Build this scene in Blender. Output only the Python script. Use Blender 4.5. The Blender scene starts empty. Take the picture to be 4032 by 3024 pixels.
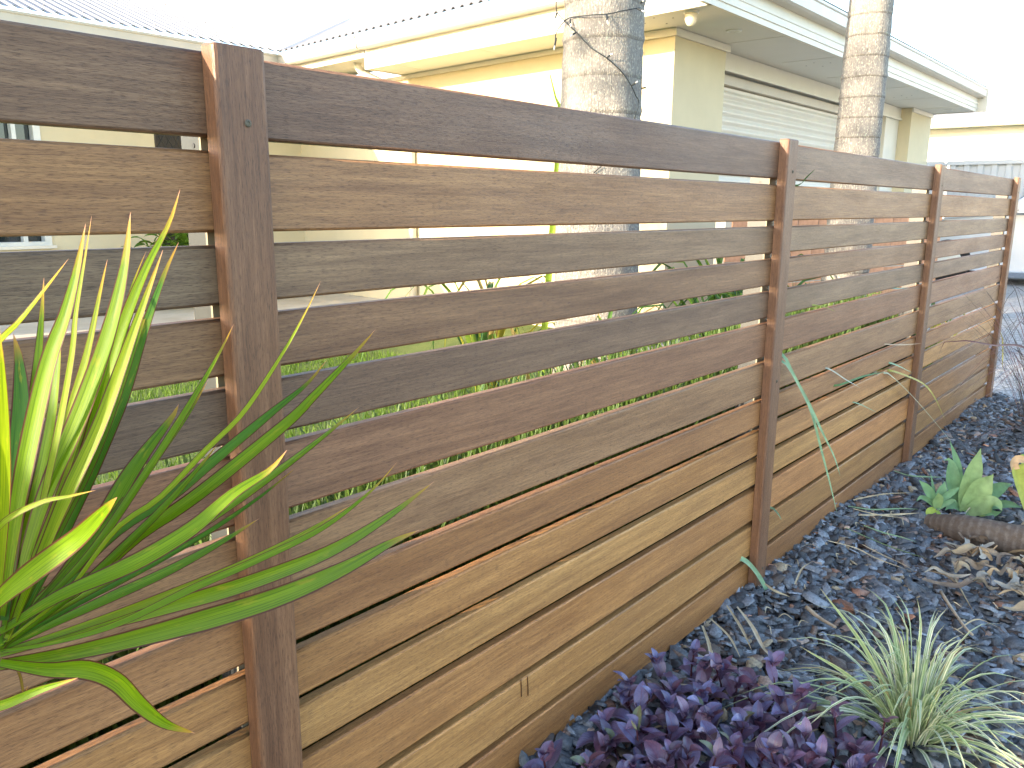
import bpy, math, random
import numpy as np
from mathutils import Vector, Matrix

random.seed(7)
rng = np.random.default_rng(7)
scene = bpy.context.scene
COL = scene.collection

# ------------------------------------------------------------------ camera
F_PX, IMG_W, IMG_H = 3209.46, 4032.0, 3024.0
YAW, PITCH, ROLL = 0.86750, 0.21404, 0.00625
CAM = Vector((-0.4981, -0.8684, 1.0736))
_fwd = Vector((math.sin(YAW) * math.cos(PITCH), math.cos(YAW) * math.cos(PITCH), -math.sin(PITCH)))
_r0 = Vector((math.cos(YAW), -math.sin(YAW), 0))
_u0 = _r0.cross(_fwd)
_right = _r0 * math.cos(ROLL) + _u0 * math.sin(ROLL)
_up = -_r0 * math.sin(ROLL) + _u0 * math.cos(ROLL)
cam_d = bpy.data.cameras.new('camera')
cam = bpy.data.objects.new('camera', cam_d)
COL.objects.link(cam)
cam_d.sensor_width = 36.0
cam_d.lens = 36.0 * F_PX / IMG_W
cam_d.clip_start = 0.02
cam_d.clip_end = 2000
_m = Matrix((_right, _up, -_fwd)).transposed().to_4x4()
_m.translation = CAM
cam.matrix_world = _m
scene.camera = cam

# ------------------------------------------------------------------ light
SUN_EL = math.radians(17.0)
SUN_AZ = math.radians(284.3)           # measured from +y towards +x
sun_dir = Vector((math.sin(SUN_AZ) * math.cos(SUN_EL), math.cos(SUN_AZ) * math.cos(SUN_EL), math.sin(SUN_EL)))
world = bpy.data.worlds.new('World')
scene.world = world
world.use_nodes = True
wn = world.node_tree
bg = wn.nodes['Background']
sky = wn.nodes.new('ShaderNodeTexSky')
sky.sky_type = 'NISHITA'
sky.sun_disc = False
sky.sun_elevation = SUN_EL
sky.sun_rotation = SUN_AZ
sky.air_density = 1.0
sky.dust_density = 1.0
sky.ozone_density = 1.0
wn.links.new(sky.outputs[0], bg.inputs[0])
bg.inputs[1].default_value = 0.15
sun_l = bpy.data.lights.new('sun', 'SUN')
sun_l.energy = 2.6
sun_l.angle = math.radians(0.55)
sun_l.color = (1.0, 0.83, 0.62)
sun_o = bpy.data.objects.new('sun', sun_l)
COL.objects.link(sun_o)
sun_o.rotation_euler = sun_dir.to_track_quat('Z', 'Y').to_euler()
sun_o.location = (-6, 2, 8)
vs = scene.view_settings
vs.view_transform = 'Standard'
vs.look = 'None'
vs.gamma = 1.0
vs.exposure = 2.6
scene.cycles.use_adaptive_sampling = True
scene.cycles.max_bounces = 8
scene.cycles.diffuse_bounces = 4
scene.cycles.transparent_max_bounces = 8
scene.cycles.use_denoising = True

# ------------------------------------------------------------------ helpers
def ray(u, v):
    return _right * ((u - IMG_W / 2) / F_PX) + _up * (-(v - IMG_H / 2) / F_PX) + _fwd

def on(u, v, x=None, y=None, z=None, d=None):
    """a photo pixel seen on the plane x=, y=, z= (or at forward depth d)"""
    r = ray(u, v)
    if x is not None: t = (x - CAM.x) / r.x
    elif y is not None: t = (y - CAM.y) / r.y
    elif z is not None: t = (z - CAM.z) / r.z
    else: t = d
    return CAM + r * t

def depth(p):
    return (Vector(p) - CAM).dot(_fwd)

def link(o, parent=None, label=None, cat=None, group=None, kind=None):
    COL.objects.link(o)
    if parent is not None: o.parent = parent
    if label: o['label'] = label
    if cat: o['category'] = cat
    if group: o['group'] = group
    if kind: o['kind'] = kind
    return o

def empty(name, loc, label=None, cat=None, group=None):
    o = bpy.data.objects.new(name, None)
    o.empty_display_size = 0.1
    o.location = loc
    return link(o, None, label, cat, group)

def wloc(o):
    v = Vector((0, 0, 0))
    while o is not None:
        v += o.location
        o = o.parent
    return v

def obj(name, verts, faces, mat, parent=None, smooth=False, uvs=None, world=True, **kw):
    """verts in world coordinates; stored relative to the parent's place"""
    off = wloc(parent) if (parent is not None and world) else Vector((0, 0, 0))
    me = bpy.data.meshes.new(name)
    me.from_pydata([(v[0] - off.x, v[1] - off.y, v[2] - off.z) for v in verts], [], faces)
    if uvs is not None:
        ul = me.uv_layers.new(name='UVMap')
        for l in me.loops:
            ul.data[l.index].uv = uvs[l.vertex_index]
    if smooth:
        me.polygons.foreach_set('use_smooth', [True] * len(me.polygons))
    if mat is not None: me.materials.append(mat)
    me.update()
    return link(bpy.data.objects.new(name, me), parent, **kw)

class G:
    """collects pieces of ONE mesh"""
    def __init__(s): s.v = []; s.f = []
    def add(s, vs_, fs_):
        n = len(s.v); s.v += [tuple(v) for v in vs_]; s.f += [tuple(i + n for i in f) for f in fs_]; return s
    def box(s, x0, x1, y0, y1, z0, z1, rot=None, at=None):
        vs_ = [Vector((x, y, z)) for z in (z0, z1) for y in (y0, y1) for x in (x0, x1)]
        if rot is not None: vs_ = [rot @ v for v in vs_]
        if at is not None: vs_ = [v + Vector(at) for v in vs_]
        return s.add(vs_, [(0, 2, 3, 1), (4, 5, 7, 6), (0, 1, 5, 4), (2, 6, 7, 3), (0, 4, 6, 2), (1, 3, 7, 5)])
    def prism(s, poly, a, b):
        """poly: list of points on one end, moved by vector (b) to the other"""
        n = len(poly); b = Vector(b)
        p0 = [Vector(p) + Vector(a) for p in poly]; p1 = [p + b for p in p0]
        return s.add(p0 + p1, [tuple(range(n))[::-1], tuple(range(n, 2 * n))] + [(i, (i + 1) % n, n + (i + 1) % n, n + i) for i in range(n)])
    def tube(s, pts, r, n=8, cap=True):
        pts = [Vector(p) for p in pts]
        rr = r if isinstance(r, (list, tuple)) else [r] * len(pts)
        rings = []; prev = None
        for i, p in enumerate(pts):
            t = (pts[min(i + 1, len(pts) - 1)] - pts[max(i - 1, 0)]).normalized()
            if prev is None:
                a = t.orthogonal().normalized()
            else:
                a = (prev - t * prev.dot(t)).normalized()
            prev = a; b = t.cross(a)
            rings.append([p + (a * math.cos(k * 2 * math.pi / n) + b * math.sin(k * 2 * math.pi / n)) * rr[i] for k in range(n)])
        vs_ = [v for ring in rings for v in ring]; fs_ = []
        for i in range(len(pts) - 1):
            for k in range(n):
                fs_.append((i * n + k, i * n + (k + 1) % n, (i + 1) * n + (k + 1) % n, (i + 1) * n + k))
        if cap:
            fs_.append(tuple(range(n))[::-1]); m = (len(pts) - 1) * n; fs_.append(tuple(range(m, m + n)))
        return s.add(vs_, fs_)
    def lathe(s, prof, c, n=24):
        c = Vector(c); vs_ = []; fs_ = []
        for r, z in prof:
            for k in range(n):
                a = 2 * math.pi * k / n; vs_.append(c + Vector((r * math.cos(a), r * math.sin(a), z)))
        for i in range(len(prof) - 1):
            for k in range(n):
                fs_.append((i * n + k, i * n + (k + 1) % n, (i + 1) * n + (k + 1) % n, (i + 1) * n + k))
        fs_.append(tuple(range(n))[::-1]); m = (len(prof) - 1) * n; fs_.append(tuple(range(m, m + n)))
        return s.add(vs_, fs_)
    def build(s, name, mat, parent=None, **kw):
        return obj(name, s.v, s.f, mat, parent, **kw)

def catmull(pts, n):
    pts = [Vector(p) for p in pts]
    if len(pts) == 2:
        return [pts[0].lerp(pts[1], i / n) for i in range(n + 1)]
    q = [pts[0] * 2 - pts[1]] + pts + [pts[-1] * 2 - pts[-2]]
    L = [0.0]
    for i in range(len(pts) - 1): L.append(L[-1] + (pts[i + 1] - pts[i]).length)
    out = []
    for k in range(n + 1):
        s = L[-1] * k / n; i = 0
        while i < len(pts) - 2 and L[i + 1] < s: i += 1
        t = (s - L[i]) / max(1e-9, L[i + 1] - L[i])
        a, b, c, d = q[i:i + 4]
        out.append(0.5 * ((2 * b) + (c - a) * t + (2 * a - 5 * b + 4 * c - d) * t * t + (3 * b - a - 3 * c + d) * t ** 3))
    return out

def ribbon(path, width, prof, face, fold=0.15, twist=0.0, thick=0.0):
    """leaf blade: centre line, full width, prof(t) 0..1, face = direction its upper side looks to. returns verts, faces, uvs"""
    n = len(path) - 1; vs_ = []; uv = []; fs_ = []
    face = Vector(face)
    for i, p in enumerate(path):
        t = i / n
        tan = (path[min(i + 1, n)] - path[max(i - 1, 0)]).normalized()
        side = tan.cross(face)
        if side.length < 1e-4: side = tan.orthogonal()
        side.normalize()
        nor = side.cross(tan).normalized()
        if twist:
            a = twist * t; side, nor = side * math.cos(a) + nor * math.sin(a), nor * math.cos(a) - side * math.sin(a)
        w = width * prof(t) * 0.5
        for u, h in ((0.0, fold), (0.25, fold * .5), (0.5, 0), (0.75, fold * .5), (1.0, fold)):
            vs_.append(p + side * w * (2 * u - 1) + nor * w * h * 1.0); uv.append((u, t))
    for i in range(n):
        for k in range(4):
            a = i * 5 + k
            fs_.append((a, a + 1, a + 6, a + 5))
    return vs_, fs_, uv

# ------------------------------------------------------------------ material helpers
class N:
    def __init__(s, name):
        s.m = bpy.data.materials.new(name); s.m.use_nodes = True
        s.t = s.m.node_tree; s.b = s.t.nodes['Principled BSDF']; s.out = s.t.nodes['Material Output']
    def n(s, typ, **kw):
        o = s.t.nodes.new(typ)
        for k, v in kw.items():
            if k.startswith('i_'):
                o.inputs[k[2:].replace('_', ' ')].default_value = v
            else: setattr(o, k, v)
        return o
    def l(s, a, b): s.t.links.new(a, b); return s
    def ramp(s, fac, stops, interp='LINEAR'):
        r = s.n('ShaderNodeValToRGB'); r.color_ramp.interpolation = interp
        e = r.color_ramp.elements
        while len(e) < len(stops): e.new(0.5)
        for k, (p, c) in enumerate(stops):
            e[k].position = p; e[k].color = (c[0], c[1], c[2], 1) if not isinstance(c, (int, float)) else (c, c, c, 1)
        s.l(fac, r.inputs[0]); return r.outputs[0]
    def mix(s, fac, a, b, blend='MIX'):
        m = s.n('ShaderNodeMix', data_type='RGBA', blend_type=blend)
        for k, x in ((0, fac), (6, a), (7, b)):
            if isinstance(x, (int, float)): m.inputs[k].default_value = x
            elif isinstance(x, (tuple, list)): m.inputs[k].default_value = (x[0], x[1], x[2], 1)
            else: s.l(x, m.inputs[k])
        return m.outputs[2]
    def math(s, op, a, b=None, c=None, clamp=False):
        m = s.n('ShaderNodeMath', operation=op, use_clamp=clamp)
        for k, x in enumerate((a, b, c)):
            if x is None: continue
            if isinstance(x, (int, float)): m.inputs[k].default_value = x
            else: s.l(x, m.inputs[k])
        return m.outputs[0]
    def noise(s, vec, scale, detail=3, rough=0.55, dist=0.0):
        o = s.n('ShaderNodeTexNoise'); o.inputs['Scale'].default_value = scale; o.inputs['Detail'].default_value = detail
        o.inputs['Roughness'].default_value = rough; o.inputs['Distortion'].default_value = dist
        if vec is not None: s.l(vec, o.inputs['Vector'])
        return o.outputs[0]
    def coord(s, kind='Object', scale=(1, 1, 1), offset_rand=False):
        tc = s.n('ShaderNodeTexCoord'); v = tc.outputs[kind]
        mp = s.n('ShaderNodeMapping'); mp.inputs['Scale'].default_value = scale
        if offset_rand:
            oi = s.n('ShaderNodeObjectInfo'); vm = s.n('ShaderNodeVectorMath', operation='ADD')
            cb = s.n('ShaderNodeCombineXYZ')
            s.l(s.math('MULTIPLY', oi.outputs['Random'], 37.0), cb.inputs[0])
            s.l(s.math('MULTIPLY', oi.outputs['Random'], 91.0), cb.inputs[2])
            s.l(v, vm.inputs[0]); s.l(cb.outputs[0], vm.inputs[1]); v = vm.outputs[0]
        s.l(v, mp.inputs['Vector']); return mp.outputs[0]
    def bump(s, h, strength=0.3, dist=0.002):
        b = s.n('ShaderNodeBump'); b.inputs['Strength'].default_value = strength; b.inputs['Distance'].default_value = dist
        s.l(h, b.inputs['Height']); s.l(b.outputs[0], s.b.inputs['Normal']); return b.outputs[0]
    def set(s, rough=None, spec=None, metal=None, color=None):
        if rough is not None:
            if isinstance(rough, (int, float)): s.b.inputs['Roughness'].default_value = rough
            else: s.l(rough, s.b.inputs['Roughness'])
        if spec is not None: s.b.inputs['Specular IOR Level'].default_value = spec
        if metal is not None: s.b.inputs['Metallic'].default_value = metal
        if color is not None:
            if isinstance(color, (tuple, list)): s.b.inputs['Base Color'].default_value = (color[0], color[1], color[2], 1)
            else: s.l(color, s.b.inputs['Base Color'])
        return s.m
    def translucent(s, color, fac):
        tr = s.n('ShaderNodeBsdfTranslucent'); mx = s.n('ShaderNodeMixShader'); mx.inputs[0].default_value = fac
        if isinstance(color, (tuple, list)): tr.inputs[0].default_value = (color[0], color[1], color[2], 1)
        else: s.l(color, tr.inputs[0])
        s.l(s.b.outputs[0], mx.inputs[1]); s.l(tr.outputs[0], mx.inputs[2]); s.l(mx.outputs[0], s.out.inputs[0])

def wood_mat(name, axis):
    """oiled hardwood; axis = grain direction (0 x, 2 z); tint from the object's colour"""
    w = N(name)
    def sc(along, across):
        s = [across] * 3; s[axis] = along; return tuple(s)
    info = w.n('ShaderNodeObjectInfo')
    band = w.noise(w.coord('Object', sc(1.1, 22), True), 1.0, 4, .6, .5)
    streak = w.noise(w.coord('Object', sc(11, 330), True), 1.0, 5, .8, .3)
    pore = w.noise(w.coord('Object', sc(85, 1150), True), 1.0, 3, .6, .2)
    blot = w.noise(w.coord('Object', sc(3, 14), True), 1.0, 5, .65)
    wave = w.noise(w.coord('Object', sc(2.2, 48), True), 1.0, 3, .55, 1.2)
    c = w.mix(w.ramp(band, [(.30, 0), (.70, 1)]), (0.80, 0.75, 0.72), (1.16, 1.18, 1.16))
    c = w.mix(1.0, info.outputs['Color'], c, 'MULTIPLY')
    c = w.mix(w.ramp(wave, [(.38, 0), (.62, 1)]), w.mix(1.0, c, (.86, .83, .82), 'MULTIPLY'), w.mix(1.0, c, (1.10, 1.11, 1.12), 'MULTIPLY'))
    c = w.mix(w.ramp(streak, [(.30, 0), (.70, 1)]), w.mix(1.0, c, (.62, .57, .55), 'MULTIPLY'), w.mix(1.0, c, (1.36, 1.38, 1.36), 'MULTIPLY'))
    c = w.mix(w.ramp(blot, [(.40, 0), (.72, .45)]), c, w.mix(1.0, c, (.74, .74, .79), 'MULTIPLY'))
    c = w.mix(w.ramp(pore, [(.36, .8), (.48, 0)]), c, w.mix(1.0, c, (.40, .36, .36), 'MULTIPLY'))
    h = w.math('ADD', w.math('MULTIPLY', w.ramp(pore, [(.32, 0), (.50, 1)]), .6), w.math('MULTIPLY', streak, .6))
    w.bump(h, .4, .0010)
    w.set(w.ramp(blot, [(.3, .42), (.7, .60)]), .5, 0, c)
    return w.m

def plain(name, color, rough=.6, spec=.4, metal=0, var=.10, scale=4.0, bump=0.0, bscale=300):
    w = N(name)
    v = w.coord('Object')
    nz = w.noise(v, scale, 5, .6)
    c = w.mix(w.ramp(nz, [(.3, 0), (.7, 1)]), tuple(x * (1 - var) for x in color), tuple(min(1, x * (1 + var)) for x in color))
    if bump:
        w.bump(w.noise(v, bscale, 3, .6), bump, .002)
    return w.set(rough, spec, metal, c)

def objcol(name, rough=.5, spec=.4, trans=0.0, uvstripe=None):
    """material tinted by the object's own colour"""
    w = N(name)
    info = w.n('ShaderNodeObjectInfo')
    nz = w.noise(w.coord('Object', (1, 1, 1), True), 30, 3)
    c = w.mix(w.ramp(nz, [(.3, 0), (.7, 1)]), w.mix(1.0, info.outputs['Color'], (.75, .75, .75), 'MULTIPLY'), w.mix(1.0, info.outputs['Color'], (1.2, 1.2, 1.2), 'MULTIPLY'))
    if uvstripe is not None: c = uvstripe(w, c)
    w.set(rough, spec, 0, c)
    if trans: w.translucent(c, trans)
    return w.m

M = {}
M['wood'] = wood_mat('slat_timber', 0)
M['wood_up'] = wood_mat('batten_timber', 2)
M['metal'] = plain('charcoal_powder_coat', (.045, .048, .05), .38, .5, 0.2, .12, 20)
M['screw'] = plain('screw_metal', (.10, .085, .06), .5, .5, .4, .2, 200)
M['packer'] = plain('cream_packer', (.22, .19, .13), .6, .3)
M['wall'] = plain('cream_render', (.62, .53, .35), .85, .2, 0, .05, 2.5, .15, 220)
M['soffit'] = plain('soffit_sheet', (.66, .64, .56), .7, .3, 0, .03, 2)
M['trim'] = plain('cream_trim', (.68, .63, .53), .5, .4, 0, .05, 3)
M['gutter'] = plain('gutter_steel', (.52, .47, .39), .35, .5, 0, .07, 3)
M['roof'] = plain('roof_steel', (.27, .26, .255), .6, .25, 0, .06, 1.5)
M['valley_shade'] = plain('valley_shade_tone', (.14, .15, .17), .5, .4)  # dark tone that stands for shade, not another metal
M['door'] = plain('roller_door', (.70, .64, .54), .45, .4, 0, .05, 3)
M['dark'] = plain('dark_interior', (.02, .02, .022), .4, .5)
M['screen'] = plain('security_mesh', (.012, .013, .016), .5, .4)
M['alu'] = plain('window_aluminium', (.62, .63, .60), .4, .5, .2)
M['white'] = plain('white_plastic', (.78, .76, .70), .35, .5)
M['render2'] = plain('pale_render', (.80, .77, .70), .8, .2, 0, .03, 2)
M['sheetfence'] = plain('steel_fence_sheet', (.44, .44, .42), .45, .4, 0, .03, 3)
M['wire'] = plain('dark_cable', (.018, .022, .022), .45, .5)
M['tyre'] = plain('tyre_rubber', (.02, .02, .02), .8, .3)
M['paint'] = plain('white_car_paint', (.55, .58, .62), .18, .6, 0, .02)
M['carglass'] = plain('car_glass', (.02, .035, .045), .06, .8)
M['brick'] = plain('terracotta_brick', (.46, .24, .14), .85, .2, 0, .2, 14, .4, 120)
M['mortar'] = plain('mortar', (.42, .38, .32), .9, .2)

def glass_mat():
    w = N('window_glass')
    return w.set(.05, .8, 0, (.015, .02, .022))
M['glass'] = glass_mat()

# ------------------------------------------------------------------ the ground
def lawn_mat():
    w = N('lawn_ground')
    v = w.coord('Object')
    c = w.mix(w.ramp(w.noise(v, 3, 6), [(.35, 0), (.65, 1)]), (.06, .10, .02), (.11, .15, .035))
    c = w.mix(w.ramp(w.noise(v, 120, 3), [(.4, 0), (.7, .6)]), c, (.16, .17, .06))
    w.bump(w.noise(v, 90, 4), .6, .03)
    return w.set(.9, .2, 0, c)

def soil_mat():
    w = N('dark_soil')
    v = w.coord('Object')
    c = w.mix(w.ramp(w.noise(v, 30, 6), [(.35, 0), (.65, 1)]), (.012, .012, .013), (.05, .045, .042))
    w.bump(w.noise(v, 60, 5), .9, .03)
    return w.set(.9, .2, 0, c)

def aggregate_mat():
    w = N('exposed_aggregate')
    v = w.coord('Object')
    vo = w.n('ShaderNodeTexVoronoi'); vo.inputs['Scale'].default_value = 55; w.l(v, vo.inputs['Vector'])
    c = w.ramp(vo.outputs['Color'], [(0, (.17, .165, .16)), (.5, (.36, .345, .325)), (1, (.55, .52, .47))])
    c = w.mix(w.ramp(w.noise(v, 1.2, 5), [(.35, 0), (.65, .5)]), c, w.mix(1.0, c, (.6, .6, .62), 'MULTIPLY'))
    w.bump(vo.outputs['Distance'], .5, .01)
    return w.set(.8, .3, 0, c)

def concrete_mat(name, a, b):
    w = N(name)
    v = w.coord('Object')
    c = w.mix(w.ramp(w.noise(v, 2.5, 7, .65), [(.35, 0), (.65, 1)]), a, b)
    w.bump(w.noise(v, 140, 4), .3, .004)
    return w.set(.85, .25, 0, c)

def paver_mat():
    w = N('terracotta_paving')
    v = w.coord('Object')
    br = w.n('ShaderNodeTexBrick'); br.inputs['Scale'].default_value = 1.0
    br.inputs['Brick Width'].default_value = .23; br.inputs['Row Height'].default_value = .115; br.inputs['Mortar Size'].default_value = .006
    br.inputs['Color1'].default_value = (.45, .21, .11, 1); br.inputs['Color2'].default_value = (.36, .17, .10, 1); br.inputs['Mortar'].default_value = (.3, .25, .2, 1)
    w.l(v, br.inputs['Vector'])
    return w.set(.85, .2, 0, br.outputs[0])

def sheet(name, x0, x1, y0, y1, z, mat):
    return obj(name, [(x0, y0, z), (x1, y0, z), (x1, y1, z), (x0, y1, z)], [(0, 1, 2, 3)], mat, kind='structure')

sheet('ground', -400, 400, -400, 400, -0.05, lawn_mat())
sheet('garden_bed', -3.0, 4.95, -1.9, 0.55, -0.022, soil_mat())
sheet('palm_bed', 2.3, 7.4, 0.552, 2.2, -0.018, concrete_mat('tan_mulch_ground', (.16, .09, .045), (.34, .22, .12)))
sheet('footpath', -400, 400, -3.6, -2.1, -0.03, concrete_mat('footpath_concrete', (.36, .34, .30), (.48, .45, .40)))
sheet('driveway', 4.952, 16.94, -14.0, 2.5, -0.026, aggregate_mat())
sheet('driveway_apron', 6.0, 16.94, 2.502, 9.0, -0.016, paver_mat())
sheet('house_path', -6.0, 8.6, 5.6, 8.35, -0.004, concrete_mat('path_concrete', (.46, .40, .30), (.58, .52, .42)))

# ------------------------------------------------------------------ the slat fence
TOP = 1.238
WIDE, NARROW, LAST, GAP = .0900, .0686, .0830, .0150
heights = [WIDE, WIDE, NARROW, NARROW, NARROW, WIDE, WIDE, NARROW, NARROW, NARROW, WIDE, WIDE, LAST]
zpos = []
z = TOP
for h in heights:
    zpos.append((z - h, z)); z -= h + GAP
POSTX = [-1.53, 0.0, 1.5586, 3.0498, 4.672]
BAT_W, BAT_T, SLAT_T = .0635, .0245, .019
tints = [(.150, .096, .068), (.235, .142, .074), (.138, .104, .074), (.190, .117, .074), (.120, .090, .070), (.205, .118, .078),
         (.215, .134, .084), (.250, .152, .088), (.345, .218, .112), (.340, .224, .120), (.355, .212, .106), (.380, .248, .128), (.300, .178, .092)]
fence = empty('slat_fence', (1.57, 0.01, 0.0), 'long brown hardwood fence of horizontal slats with upright battens', 'fence')

def slat_mesh(L, h, t, r=.0035):
    prof = []
    for cy, cz, a0 in ((r, r, 180), (t - r, r, 270), (t - r, h - r, 0), (r, h - r, 90)):
        for k in range(4):
            a = math.radians(a0 + k * 30); prof.append((cy + r * math.cos(a), cz + r * math.sin(a)))
    n = len(prof); me = bpy.data.meshes.new('slat')
    vs_ = [(0, y, z_) for y, z_ in prof] + [(L, y, z_) for y, z_ in prof]
    fs_ = [tuple(range(n))[::-1], tuple(range(n, 2 * n))] + [(i, (i + 1) % n, n + (i + 1) % n, n + i) for i in range(n)]
    me.from_pydata(vs_, [], fs_); me.materials.append(M['wood'])
    sm = [False, False] + [(i % 4) != 3 for i in range(n)]
    me.polygons.foreach_set('use_smooth', sm); me.update()
    return me

cache = {}
for b in range(4):
    x0, x1 = POSTX[b] + .0325, POSTX[b + 1] + .0300
    for i, (za, zb) in enumerate(zpos):
        key = (b, round(zb - za, 4))
        if key not in cache: cache[key] = slat_mesh(x1 - x0, zb - za, SLAT_T)
        o = bpy.data.objects.new('slat', cache[key])
        o.location = Vector((x0, random.uniform(-.0006, .0008), za + random.uniform(-.0008, .0008))) - fence.location
        o.rotation_euler = (random.uniform(-.008, .008), 0, 0)
        k = random.uniform(.90, 1.10)
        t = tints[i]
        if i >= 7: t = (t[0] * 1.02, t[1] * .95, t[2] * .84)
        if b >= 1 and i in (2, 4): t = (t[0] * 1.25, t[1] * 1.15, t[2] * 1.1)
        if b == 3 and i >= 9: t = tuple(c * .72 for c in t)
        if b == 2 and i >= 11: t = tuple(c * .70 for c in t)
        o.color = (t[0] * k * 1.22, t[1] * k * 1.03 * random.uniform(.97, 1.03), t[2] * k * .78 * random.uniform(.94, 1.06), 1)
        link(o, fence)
        if b == 1 and i == 11:      # two dark oil runs on this slat
            g = G()
            for u, v0, v1 in ((2052, 2678, 2745), (2078, 2665, 2740)):
                p0 = on(u, v0, y=-.0008); p1 = on(u + 2, v1, y=-.0008)
                g.tube([p0, p0.lerp(p1, .4) + Vector((.0004, 0, 0)), p0.lerp(p1, .9), p1], [.0011, .0010, .0013, .0006], 6)
            run = g.build('oil_run', plain('oil_stain', (.10, .045, .018), .3, .5), o)

def batten_mesh(h):
    ch = .0045
    W, T = BAT_W, BAT_T
    prof = [(0, 0), (0, -T + ch), (ch * .3, -T + ch * .3), (ch, -T), (W - ch, -T), (W - ch * .3, -T + ch * .3), (W, -T + ch), (W, 0)]
    n = len(prof); me = bpy.data.meshes.new('batten')
    vs_ = [(x, y, 0) for x, y in prof] + [(x, y, h - .0025) for x, y in prof] + [(x + (W / 2 - x) * .05, y * .9 - .001, h) for x, y in prof]
    fs_ = [tuple(range(n))[::-1]] + [(i, (i + 1) % n, (i + 1) % n + n, i + n) for i in range(n)] + [(i + n, (i + 1) % n + n, (i + 1) % n + 2 * n, i + 2 * n) for i in range(n)] + [tuple(range(2 * n, 3 * n))]
    me.from_pydata(vs_, [], fs_); me.materials.append(M['wood_up']); me.update()
    return me
bm_ = batten_mesh(1.266)
bt = [(.20, .115, .072), (.195, .112, .068), (.185, .108, .068), (.175, .104, .066), (.20, .122, .078)]
for k, px in enumerate(POSTX):
    o = bpy.data.objects.new('batten', bm_)
    o.location = Vector((px, -.0012, -.022)) - fence.location
    o.color = (bt[k][0] * .98, bt[k][1] * .82, bt[k][2] * .68, 1)
    link(o, fence)
    # metal post behind
    g = G(); g.box(px + .010, px + .060, .0235, .0755, -.05, 1.215)
    mp_ = g.build('metal_post', M['metal'], fence)
    for i in range(12):
        zc = (zpos[i][0] + zpos[i + 1][1]) / 2
        if i not in (0, 3, 5): continue
        g = G().lathe([(.003, -.0004), (.003, .0004)], (0, 0, 0), 10)
        obj('bolt_hole', [(px + .0096 + v[2], .048 + v[0], zc + v[1]) for v in g.v], g.f, M['dark'], mp_)
    g = G(); g.box(px + .003, px + .04, .0195, .0232, .0, 1.22)
    g.build('packing_strip', M['packer'], fence)
    # screws through the batten face
    for zs in ((1.165, .62, .08) if k != 1 else (1.163, .62, .08)):
        g = G()
        g.lathe([(.0, -.0005), (.0042, -.0005), (.0044, .0008), (.0030, .0014), (.0022, .0014), (.0018, .0006), (.0, .0006)], (0, 0, 0), 12)
        xc = px + .036
        vs_ = [(xc + v[0], -BAT_T - .0012 - v[2], zs + v[1]) for v in g.v]
        sc_ = obj('screw', vs_, [f[::-1] for f in g.f], M['screw'], fence)

# ------------------------------------------------------------------ bark mulch (stuff)
def bark_mat():
    w = N('bark_chip')
    a = w.n('ShaderNodeAttribute', attribute_name='tint')
    nz = w.noise(w.coord('Object'), 160, 4)
    c = w.mix(1.0, a.outputs['Color'], w.ramp(nz, [(.3, .6), (.7, 1.35)]), 'MULTIPLY')
    w.bump(nz, .5, .004)
    return w.set(.62, .45, 0, c)

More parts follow.
